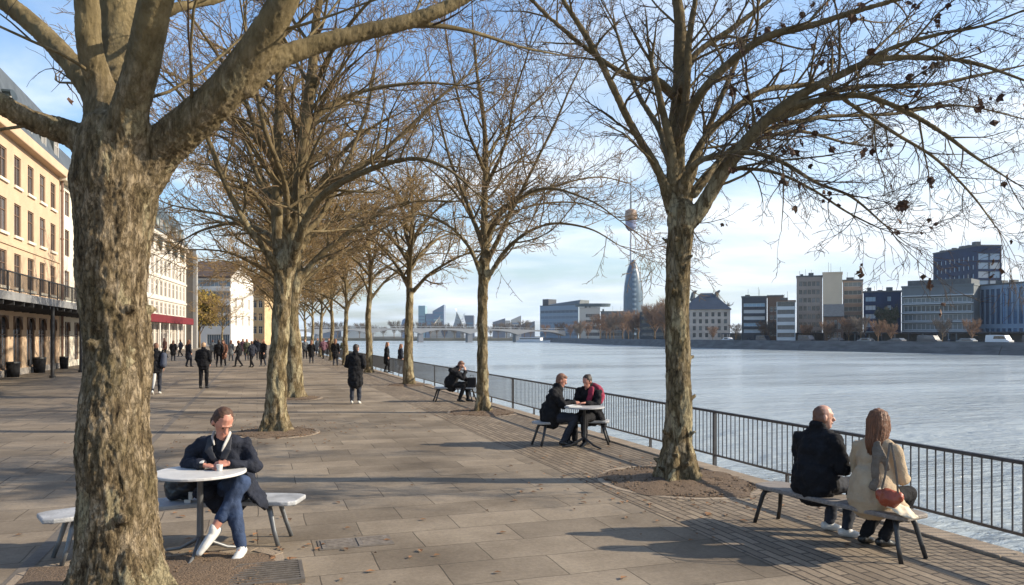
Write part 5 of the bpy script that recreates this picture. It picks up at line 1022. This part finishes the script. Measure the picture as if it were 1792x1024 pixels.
# ---------------- far bank
def cols(n, w_, rows, m0=.6): return lambda W_: grid(W_, n, w_, rows, m0=m0)
def bands(rows, m=.5): return lambda W_: [(m, W_-m, a, b) for a, b in rows]
M_dk = mat('dark_facade_panel', (.03, .038, .052), .5, var=.2, vscale=.2)
M_navyf = mat('navy_facade_panel', (.012, .034, .085), .6, var=.25, vscale=.3, spec=.25)
M_beigef = mat('painted_sunlit_beige', (.62, .50, .36), .9, var=.08, vscale=.2); M_pinkf = mat('grey_beige_panel', (.30, .25, .215), .9, var=.12, vscale=.2)  # M_beigef: sunlight on the tower's flank is put into its raised colour
M_gry = mat('grey_facade_panel', (.12, .14, .15), .6, var=.15, vscale=.2); M_bluf = mat('pale_blue_panel', (.21, .29, .38), .6, var=.15, vscale=.2)
M_brick = mat('red_brown_brick', (.17, .105, .075), .9, var=.2, vscale=.3); M_stripe = mat('white_spandrel', (.50, .52, .53), .6, var=.06, vscale=.3)
FB = 'buildings on the far bank'
building('pale blue glass office block at the right edge of the far bank', 1711, 212, 1850, 190, 18, 15.6, M_bluf, cols(13, 1.15, [(1, 4), (5.2, 14.6)], .5), gm=M_bglass, fm=M_navyf, bars=(1, 5), roof='flat', rm=M_slate, name='office_block')
_, _w = building('dark navy high-rise standing behind the glass offices', 1633, 274, 1710, 249, 8, 31.0, M_navyf, cols(9, 1.0, [(12+i*2.9, 13.6+i*2.9) for i in range(6)], 1.0), gm=mat('pale_blind_glass', (.24, .34, .44), .3), fm=M_navyf, bars=(0, 0), side=cols(2, 3.8, [(12+i*2.9, 14.2+i*2.9) for i in range(6)]), name='high_rise')
g1, W_ = building('long grey glass office block with horizontal fins, below the navy high-rise', 1578, 218, 1704, 206, 16, 15.6, M_gry, bands([(1.0, 2.9), (3.7, 5.5), (6.2, 8.0), (8.7, 10.5), (11.2, 12.6)]), gm=mat('green_grey_glass', (.05, .07, .08), .2), fm=M_stripe, bars=(14, 0), fw=.14, rm=M_gry, name='office_block')
for z in (3.2, 5.75, 8.25, 10.75, 13): MB().box(0, W_, -.7, -.003, z, z+.25).build('fin', M_stripe, g1)
MB().box(1, W_-1, 2, 12, 16.06, 17.6).build('roof_plant', M_slate, g1)
building('dark blue office block with a glazed corner, left of the finned offices', 1511, 238, 1577, 232, 14, 15.2, M_navyf, lambda W_: [(.5, 3.4, a, a+1.5) for a in (2, 4.6, 7.2, 9.8, 12.4)]+[(6.5, 7.6, a, a+1.5) for a in (7.2, 9.8, 12.4)], gm=mat('sky_glass', (.24, .36, .46), .15), fm=M_dk, bars=(2, 0), name='office_block')
building('tall grey beige apartment tower with small windows and a blank plaster wall painted sunlit', 1394, 246, 1439, 238, 10, 20.4, M_pinkf, cols(5, 1.05, [(2.2+i*2.55, 3.7+i*2.55) for i in range(7)]), gm=M_glass, fm=M_pinkf, bars=(1, 0), sm=M_beigef, name='apartment_building')
building('plain beige flank block, sunlight painted in, joined right of the beige apartment tower', 1440, 240, 1474, 236, 9, 21.2, M_beigef, None, name='apartment_building', rm=M_beigef)
building('narrow striped apartment block right of the beige tower', 1475, 246, 1510, 244, 10, 19.4, M_pinkf, bands([(2+i*2.6, 3.4+i*2.6) for i in range(7)], .3), gm=mat('green_grey_glass', (.05, .07, .08), .2), fm=M_stripe, bars=(3, 0))
building('low brown gabled house in front of the beige flank wall', 1442, 226, 1476, 222, 9, 7.5, M_brick, cols(4, .7, [(1.5, 3), (4, 6.6)]), gm=M_glass, roof='gable', rh=3.6, rm=M_slate, name='house')
building('white striped low block left of the beige tower', 1359, 232, 1392, 229, 10, 12.2, M_stripe, bands([(1.6+i*2.3, 2.9+i*2.3) for i in range(5)], .2), gm=M_glass, fm=M_gry, bars=(3, 0), rm=M_brick)
building('dark block with pale strip windows and a brown brick end', 1298, 252, 1342, 246, 10, 14.4, M_dk, bands([(3+i*2.1, 4.1+i*2.1) for i in range(5)], .6), gm=mat('sky_glass', (.24, .36, .46), .15), fm=M_stripe, bars=(4, 0), name='office_block')
building('brown brick apartment block behind the white striped one', 1343, 248, 1371, 246, 10, 14.6, M_brick, cols(3, .9, [(2+i*2.6, 3.5+i*2.6) for i in range(4)]), gm=M_glass)
h1, W_ = building('square white house with a dark hipped roof, right of the right front trunk', 1196, 296, 1278, 288, 15, 12.0, mat('off_white_plaster', (.50, .44, .38), .9, var=.2, vscale=.4), cols(7, 1.1, [(1.5+i*2.6, 3.1+i*2.6) for i in range(4)]), gm=mat('green_grey_glass', (.05, .07, .08), .2), fm=M_frame, roof='hip', rh=6.5, rm=mat('blue_slate', (.03, .045, .07), .5, var=.2, vscale=.3), name='house')
for x in (3.2, W_-5.2): MB().loft([(x, 6, 16.0), (x+.4, 6.5, 18.4), (x+1.3, 6.5, 19.2)], [(1.0, .9), (.8, .7), (.4, .4)], n=8).build('roof_lantern', M_slate, h1)
building('grey low office block behind the right front trunk', 1120, 372, 1172, 360, 14, 13.2, M_dk, bands([(2+i*3, 3.6+i*3) for i in range(4)]), gm=M_glass, fm=M_gry, bars=(6, 0), name='office_block')
g2, W_ = building('long blue banded office building where the river bends', 945, 610, 1012, 585, 24, 25.5, mat('steel_blue_panel', (.20, .27, .34), .6), bands([(2+i*4.4, 4.4+i*4.4) for i in range(5)]), gm=mat('dusk_glass', (.07, .10, .14), .3), fm=M_stripe, bars=(8, 0), name='office_block')
MB().box(1, 7, 2, 12, 25.96, 31).build('roof_plant', M_dk, g2); MB().add([(8, 1, 25.96), (W_, 1, 25.96), (W_, 14, 25.96), (8, 14, 25.96), (8, 3, 27), (W_, 3, 29.5), (W_, 14, 29.5), (8, 14, 27)], [(0, 1, 5, 4), (4, 5, 6, 7), (1, 2, 6, 5), (2, 3, 7, 6), (3, 0, 4, 7)]).build('sloped_roof', M_gry, g2)
g3, W_ = building('cream office building with white balcony bands under a disc-shaped roof', 1014, 530, 1050, 520, 20, 21.0, mat('cream_panel', (.52, .48, .42), .8), lambda W_: [(4.2, W_-.3, 2+i*4.2, 4.4+i*4.2) for i in range(4)], gm=M_glass, fm=M_stripe, bars=(5, 0), name='office_block')
MB().loft([(W_/2+2, 8, 22.2), (W_/2+2, 8, 24.2)], [(12, 6), (12.5, 6.4)], n=24, flat=True).build('disc_roof', mat('disc_metal', (.10, .14, .16), .5), g3)
building('low grey office block between the cream building and the bullet-shaped tower', 1051, 470, 1092, 460, 14, 16.5, M_gry, bands([(2+i*3.2, 3.9+i*3.2) for i in range(4)]), gm=M_glass, fm=M_stripe, bars=(6, 0), name='office_block')
# bullet tower
tw = Q(1108, HZ, 520); tw.z = 0; t_ = thing('glass_tower', 'slender bullet-shaped blue glass tower on the far bank', 'tower', tw)
zt = 2+(588-455)/F*520; prof = [(0, 6.2), (.3, 6.4), (.55, 6.3), (.7, 5.6), (.82, 4.5), (.9, 3.3), (.96, 2.0), (1.0, .6)]
MB().loft([(0, 0, zt*q) for q, _ in prof], [(r_, r_*.9) for _, r_ in prof], n=24, flat=True).build('glass_shell', mat('tower_shell', (.075, .12, .165), .35, var=.25, vscale=.15), t_, smooth=True)
fn = MB()
for sx in (-1, 1): fn.loft([(sx*r_*1.0, -r_*.12, zt*q) for q, r_ in prof], [(.35, .35)]*len(prof), n=6, flat=True)
fn.build('edge_ribs', M_stripe, t_)
for i in range(14):
    q = .05+i*.062; r_ = np.interp(q, [a for a, _ in prof], [b for _, b in prof]); MB().loft([(0, -.02, zt*q), (0, -.02, zt*q+1.5)], [(r_*.62, r_*.92)]*2, n=20, flat=True).build('floor_band', mat('pale_band', (.20, .27, .33), .5), t_)
# broadcast tower behind
tv = Q(1104, HZ, 900); tv.z = 0; t_ = thing('broadcast_tower', 'thin broadcast mast with an orange and blue pod, far behind the bullet-shaped tower', 'tower', tv)
zz = lambda py: 2+(588-py)/F*900
MB().loft([(0, 0, 0), (0, 0, zz(500)), (0, 0, zz(402))], [4, 1.6, .9], n=16, flat=True).build('shaft', mat('tower_concrete', (.34, .36, .39), .8), t_, smooth=True)
MB().loft([(0, 0, zz(404)), (0, 0, zz(398)), (0, 0, zz(386))], [3, 6.2, 6.4], n=20, flat=True).build('lower_pod', mat('blue_pod', (.16, .19, .32), .6), t_)
MB().loft([(0, 0, zz(385)), (0, 0, zz(378)), (0, 0, zz(369)), (0, 0, zz(366))], [6.6, 7.2, 6.4, 3], n=20, flat=True).build('upper_pod', mat('orange_pod', (.26, .16, .10), .6), t_)
MB().loft([(0, 0, zz(366)), (0, 0, zz(330)), (0, 0, zz(300))], [1.1, .7, .3], n=10, flat=True).build('antenna', M_gry, t_)
# distant skyline
M_hz = [mat('distant_blue_glass', (.13, .24, .34), .5), mat('distant_grey_blue', (.20, .25, .33), .6), mat('distant_pale', (.48, .46, .42), .7), mat('distant_slate', (.17, .19, .23), .7)]
sk = [(700, 722, 557, 1, 'rounded', 'low rounded grey blue block left of the teal slab on the skyline'), (732, 744, 535, 0, 'flat', 'narrow teal slab tower on the skyline'), (745, 757, 549, 1, 'flat', 'short blue block between the teal slab and the slanted tower'), (757, 777, 533, 1, 'slant', 'blue tower with a slanted top on the skyline'),
 (812, 829, 552, 3, 'flat', 'dark slate block left of the middle waterside trunk'), (862, 884, 557, 3, 'slant', 'low slate block just right of the middle waterside trunk'), (884, 893, 561, 2, 'flat', 'small pale block on the skyline'), (894, 912, 552, 2, 'slant', 'pale angular block with a slanted roof on the skyline'), (912, 936, 562, 3, 'slant', 'low slate block left of the banded office building'), (600, 640, 570, 2, 'flat', 'low pale block behind the bridge at the left'), (550, 590, 573, 3, 'flat', 'low slate block at the left end of the bridge')]
for a, b, top, c, kd, lab in sk:
    p0 = Q(a, HZ, 800); p1 = Q(b, HZ, 800); p0.z = 0; W_ = p1.x-p0.x; H = 2+(588-top)/F*800; t_ = thing('skyline_block', lab, 'building', p0, 0, 'distant skyline blocks')
    body_ = MB()
    if kd == 'flat': body_.box(0, W_, 0, 20, 0, H)
    elif kd == 'slant': body_.add([(0, 0, 0), (W_, 0, 0), (W_, 20, 0), (0, 20, 0), (0, 0, H*.80), (W_, 0, H), (W_, 20, H), (0, 20, H*.80)], [(0, 1, 5, 4), (1, 2, 6, 5), (2, 3, 7, 6), (3, 0, 4, 7), (4, 5, 6, 7)])
    else: body_.loft([(W_/2, 10, 0), (W_/2, 10, H*.7), (W_/2, 10, H*.92), (W_/2, 10, H)], [(W_/2, 10), (W_/2, 10), (W_*.42, 8), (W_*.25, 5)], n=20, flat=True)
    body_.build('walls', M_hz[c], t_)
    for k in range(2, int(H/4)): MB().box(W_*.1, W_*.9, -.3, -.02, k*3.6, k*3.6+1.4).build('window_band', M_hz[(c+1) % 2], t_) if k*3.6+2 < H*.8 else None
# folded white hall on the skyline
p0 = Q(790, HZ, 760); p0.z = 0; t_ = thing('shell_hall', 'pale folded shell-roofed hall on the skyline between two waterside trunks', 'building', p0)
for x, h, w_, s in ((-12, 22, 9, 1), (-3, 15, 8, -1), (5, 29, 8, -1), (12, 24, 7, 1)):
    n = 10; f = MB(); vs = []
    for i in range(n+1):
        q = i/n; vs += [(x+s*(-w_+w_*q*q*1.2), -2-8*q*(1-q), h*q), (x+s*(w_*(1-q)**1.5), 3+5*q*(1-q), h*q)]
    vs2 = [(a, b+1.2, c) for a, b, c in vs]; k = len(vs); f.add(vs+vs2, [(2*i, 2*i+1, 2*i+3, 2*i+2) for i in range(n)]+[(k+2*i, k+2*i+2, k+2*i+3, k+2*i+1) for i in range(n)]+[(2*i, 2*i+2, k+2*i+2, k+2*i) for i in range(n)]+[(2*i+1, k+2*i+1, k+2*i+3, 2*i+3) for i in range(n)]); f.build('shell', M_hz[2] if w_ > 7.5 else M_hz[1], t_)
MB().box(-18, 18, 2, 14, 0, 7).build('base_hall', M_hz[3], t_)
# bridge
br0 = Vector((-150, 470, 0)); br1 = Vector((35, 505, 0)); LB_ = (br1-br0).length; t_ = thing('bridge', 'long low pale bridge crossing the river in the distance', 'bridge', br0, math.atan2(35, 185))
M_br = mat('pale_bridge_concrete', (.34, .34, .34), .8, var=.1, vscale=.1); M_pier = mat('bridge_pier', (.24, .25, .27), .9)
sp_ = 6; up = [(0, 6.6), (LB_, 6.0)]; low = []
dk = lambda x: 5.6+1.3*math.sin(math.pi*x/LB_)
for i in range(sp_):
    x0 = LB_*i/sp_; x1 = LB_*(i+1)/sp_
    for k in range(10): q = k/10; x = x0+(x1-x0)*q; low.append((x, dk(x)-1.0-2.6*abs(2*q-1)**2.4))
low.append((LB_, dk(LB_)-3.6)); top = [(x, dk(x)) for x, _ in low]; k = len(low)
vs = [(x, 0, z) for x, z in low]+[(x, 0, z) for x, z in top]+[(x, 12, z) for x, z in low]+[(x, 12, z) for x, z in top]
MB().add(vs, [(i, i+1, k+i+1, k+i) for i in range(k-1)]+[(2*k+i, 3*k+i, 3*k+i+1, 2*k+i+1) for i in range(k-1)]+[(k+i, k+i+1, 3*k+i+1, 3*k+i) for i in range(k-1)]+[(i, 2*k+i, 2*k+i+1, i+1) for i in range(k-1)]).build('deck', M_br, t_)
for i in range(1, sp_): x = LB_*i/sp_; MB().box(x-1.6, x+1.6, .5, 11.5, -4, dk(x)-3.3).build('pier', M_pier, t_)
pr = MB()
for i in range(k-1): (xa, za), (xb, zb) = top[i], top[i+1]; pr.loft([(xa, -.05, za+1.0), (xb, -.05, zb+1.0)], [(.09, .09)]*2, n=4, flat=True); pr.box(xa, xa+.12, -.1, .0, za, za+1.0)
pr.build('parapet', M_stripe, t_)
# arcade and parked vans on the far quay
def bankpt(px, off):
    r_ = (px-896)/F
    for (x0, y0), (x1, y1) in zip(bank[:-1], bank[1:]):
        g0 = x0-r_*y0; g1 = x1-r_*y1
        if g0 >= 0 >= g1 or g0 <= 0 <= g1:
            t = g0/(g0-g1); p = Vector((x0+(x1-x0)*t, y0+(y1-y0)*t, .0)); d = Vector((x1-x0, y1-y0, 0)).normalized(); n = Vector((d.y, -d.x, 0)); 
            if n.x < 0: n = -n
            return p+n*off+Vector((0, 0, .02)), math.atan2(-d.y, -d.x)
    raise ValueError(px)
for i, (pa, pb) in enumerate([(1190, 1300), (1302, 1420), (1424, 1560), (1566, 1830)]):
    A0, _ = bankpt(pa, 16); B0, _ = bankpt(pb, 16); Ln = (B0-A0).length; t_ = thing('arcade', ['dark low arcade below the hipped-roof house', 'dark low arcade below the white striped block', 'dark low arcade below the beige tower', 'dark low arcade below the finned offices and the blue block'][i], 'arcade', A0, math.atan2((B0-A0).y, (B0-A0).x), 'low arcades on the far quay')
    MB().box(0, Ln, 0, 4, 2.6, 3.0).build('canopy', M_dk, t_); MB().box(0, Ln, 3.7, 4, 0, 2.6).build('back_wall', M_dk, t_)
    n = int(Ln/4); m_ = MB()
    for k_ in range(n+1): MB().box(k_*Ln/n-.15 if k_ else 0, k_*Ln/n+.15, .1, .4, 0, 2.6).build('pillar', M_gry if k_ % 2 else M_dk, t_) if k_ < 60 else None
M_van = [mat('white_vehicle_paint', (.68, .69, .70), .3, coat=.5), mat('silver_vehicle_paint', (.16, .18, .20), .3, metal=.4, coat=.5), mat('dark_vehicle_paint', (.04, .05, .07), .3, coat=.5)]
M_tyre = mat('tyre_rubber', (.02, .02, .02), .9)
def vehicle(loc, rz, L_, H, c, lab, name='parked_van'):
    t_ = thing(name, lab, 'van' if 'van' in name else 'car', loc, rz, 'vehicles parked on the far quay'); w_ = 1.8
    van = 'van' in name
    pf = [(0, .35), (L_, .35), (L_, .95), (L_*.93, 1.05), (L_*.80, H*.97 if van else H), (L_*.30, H), (L_*.03 if van else L_*.16, H*.98 if van else H*.68), (0, H*.62)]
    n = len(pf); vs = [(x, 0, z) for x, z in pf]+[(x, w_, z) for x, z in pf]
    MB().add(vs, [tuple(range(n)), tuple(reversed(range(n, 2*n)))]+[(i, n+i, n+(i+1) % n, (i+1) % n) for i in range(n)]).build('body', M_van[c], t_, bevel=.05)
    MB().add([(L_*.35, -.02, H*.60), (L_*.86, -.02, H*.60), (L_*.79, -.02, H*.90), (L_*.38, -.02, H*.90)], [(0, 1, 2, 3)]).build('side_window', M_glass, t_)
    for x in (.18, .80): MB().cyl((L_*x, -.04, .33), (L_*x, .2, .33), .33, n=14).build('wheel', M_tyre, t_)
    return t_
for px, c, k_, lab in [(1236, 0, 0, 'small white car below the left corner of the hipped-roof house'), (1270, 2, 0, 'dark car below the right corner of the hipped-roof house'), (1294, 2, 1, 'dark van below the dark strip-window block'), (1330, 1, 0, 'silver car left of the white striped block'), (1366, 2, 1, 'dark van below the white striped block'), (1420, 2, 0, 'dark car below the beige tower'), (1470, 1, 0, 'silver car below the brown gabled house'), (1523, 2, 0, 'dark car below the dark blue offices'), (1574, 2, 1, 'dark van at the left end of the finned offices'), (1641, 1, 0, 'silver car below the middle of the finned offices'), (1692, 0, 1, 'large white van, biggest of the parked vehicles, below the right end of the finned offices'), (1760, 2, 1, 'dark van below the pale blue offices')]:
    p, rz = bankpt(px, 6); vehicle(p, rz+math.pi if False else rz, 5.4 if k_ else 4.2, 2.2 if k_ else 1.45, c, lab, 'parked_van' if k_ else 'parked_car')
# boat
p, rz = bankpt(965, -9); t_ = thing('river_boat', 'white passenger boat moored at the far bank where the river bends', 'boat', (p.x-4, p.y-30, WZ), R(150))
st_ = [(-12, .3, 1.6), (-10, 1.8, 1.2), (-4, 2.4, 1.1), (6, 2.4, 1.1), (11, 2.0, 1.2)]; vs = []
for x, hw, z in st_: vs += [(x, -hw, z), (x*.97, -hw*.8, -.3), (x*.97, hw*.8, -.3), (x, hw, z)]
MB().add(vs, [(4*i+j, 4*i+4+j, 4*i+5+j, 4*i+1+j) for i in range(4) for j in range(3)]+[(0, 1, 2, 3), (19, 18, 17, 16)]+[(4*i, 4*i+3, 4*i+7, 4*i+4) for i in range(4)]).build('hull', M_van[0], t_)
MB().box(-6, 9, -1.8, 1.8, 1.15, 3.1).build('cabin', M_van[0], t_, bevel=.15); MB().box(-5.5, 8.5, -1.86, 1.86, 1.9, 2.7).build('window_band', M_glass, t_); MB().box(-6.4, 9.4, -2, 2, 3.13, 3.25).build('cabin_roof', M_van[0], t_)
# trees of the far bank, one kind copied
def far_tree(seed, name, label, twm, dens=.9, leafm=None, H=9, spread=3.6):
    rn = random.Random(seed); rt = thing(name, label, 'tree', (0, 0, 0), 0, 'trees on the far bank')
    c = Crown(seed, rmin=.035, dens=dens, maxl=3, droop=.05, size=1.1); T = MB(); T.loft([(0, 0, -.3), (0, 0, 1.2), (0, 0, 2.6), (.2, 0, H*.8)], [.26, .2, .17, .04], n=8, flat=True)
    for i in range(12):
        a = i*2.4; d = Vector((math.cos(a), math.sin(a), 0)); z0 = 2+i*.35; p = [Vector((0, 0, z0)), Vector((0, 0, z0+(H-z0)*.3))+d*spread*.35, Vector((0, 0, z0+(H-z0)*.75))+d*spread*.8*(1-.3*i/12)]
        c.lines.append((p, [.10, .07, .04])); c.limb(p, [.10, .07, .04], .5, .15, 2.2)
    T.build('trunk', M_twigL, rt, smooth=True)
    if leafm: 
        tp = [q[0] for q in c.tips]; rn.shuffle(tp); tp = [q+Vector((rn.gauss(0, .25), rn.gauss(0, .25), rn.gauss(0, .25))) for q in tp+tp]; lm_ = leaves_mesh(tp[:5200], rn, .30); me = lm_.mesh('foliage'); me.materials.append(leafm); put(me, 'foliage', None, rt)
    me = tubes(c.lines, lambda r: 3); me.materials.append(twm); put(me, 'crown', None, rt); return rt
ft = far_tree(3, 'bare_tree', '', mat('far_twig', (.20, .12, .075), .9, var=.3, vscale=.6)); ft2 = far_tree(8, 'bare_tree', '', mat('far_grey_twig', (.13, .11, .095), .9, var=.3, vscale=.6))
gt = far_tree(5, 'evergreen_tree', 'dark green tree in front of the dark blue office block', mat('far_grey_twig', (.13, .11, .095), .9), leafm=mat('dark_foliage', (.035, .05, .025), .8, var=.4, vscale=1))
yt = far_tree(6, 'yellow_tree', 'yellow-leaved tree in front of the white office block', M_twigL, leafm=mat('yellow_foliage', (.30, .21, .035), .8, var=.4, vscale=1.5), H=8, spread=2.6)
p = Q(1553, HZ, 214); p.z = 0; gt.location = p; gt.scale = (.8, .8, .95); gt['group'] = 'trees on the far bank'
p = Q(349, HZ, 132); p.z = 0; yt.location = p; yt['group'] = 'trees at the end of the walk'
rn = random.Random(9); spots = []
for i in range(17): spots.append((1000+i*10+rn.uniform(-3, 3), rn.uniform(12, 34), rn.uniform(1.05, 1.6)*(1.0 if i < 5 or i > 13 else 1.12), 'the brown bare trees before the bullet-shaped tower'))
for px in (1212, 1232, 1285, 1296, 1312, 1326, 1345, 1388, 1408, 1432, 1462, 1486, 1503, 1598, 1650): spots.append((px+rn.uniform(-3, 3), rn.uniform(8, 13), rn.uniform(.50, .75), 'the small bare trees before the far quay buildings'))
for px in (1778, 1800): spots.append((px, 12, 1.05, 'bigger rust-tinged bare tree before the pale blue offices at the right edge'))
for i in range(12): spots.append((985+i*11+rn.uniform(-4, 4), rn.uniform(30, 48), rn.uniform(1.2, 1.7), 'the taller brown bare trees at the back of the riverbend clump'))
for i in range(9): spots.append((935+i*8, rn.uniform(4, 14), rn.uniform(.8, 1.2), 'the low bare trees below the banded office building'))
for i, (px, off, s, lab) in enumerate(spots):
    p, rz = bankpt(px, off); k_ = ft if i % 3 else ft2; nm = (lab[4:].replace('trees', 'tree', 1)+(', left part' if i % 17 < 6 else ', middle part' if i % 17 < 12 else ', right part')) if lab.startswith('the ') else lab
    if i == 0: o_ = ft; o_.location = p; o_.scale = (s, s, s); o_['label'] = nm
    elif i == 3: o_ = dup(ft2, p, rn.uniform(0, 6), nm, s)
    else: o_ = dup(k_, p, rn.uniform(0, 6), nm, s)
ft2.location = bankpt(1004, 45)[0]; ft2['label'] = 'greyer bare tree standing back behind the brown trees before the bullet-shaped tower'
for i in range(26):
    px = 548+i*15.4+rn.uniform(-5, 5); p = Q(px, HZ, rn.uniform(640, 720))
    p.z = 0; dup(ft2, p, rn.uniform(0, 6), 'bare tree on the shore behind the bridge, '+('left of the third waterside trunk' if px < 700 else 'between third and middle waterside trunks' if px < 840 else 'right of the middle waterside trunk'), rn.uniform(1.0, 1.5))
# low spit of land under those trees
struct(MB().prism([(-400, 625), (-60, 632), (60, 640), (60, 760), (-400, 760)], -3, .1).build('distant_shore', M_land))
hb_ = MB().box(-4000, 4800, -1500, 4500, -5, 205)
me = hb_.mesh('haze'); m = bpy.data.materials.new('haze_air'); m.use_nodes = True; t = m.node_tree; t.nodes.clear()
v_ = N(t, 'ShaderNodeVolumePrincipled'); v_.inputs['Color'].default_value = (.80, .88, 1, 1); v_.inputs['Density'].default_value = .0001; v_.inputs['Anisotropy'].default_value = .2
o_ = N(t, 'ShaderNodeOutputMaterial'); L(t, v_.outputs[0], o_.inputs['Volume']); me.materials.append(m)
hz_ = put(me, 'haze'); hz_['kind'] = 'stuff'
for o in bpy.data.objects:
    if 'label' in o.keys():
        n = len(o['label'].split())
        if n > 16 or n < 4: print('LONG', n, o.name, '|', o['label'])
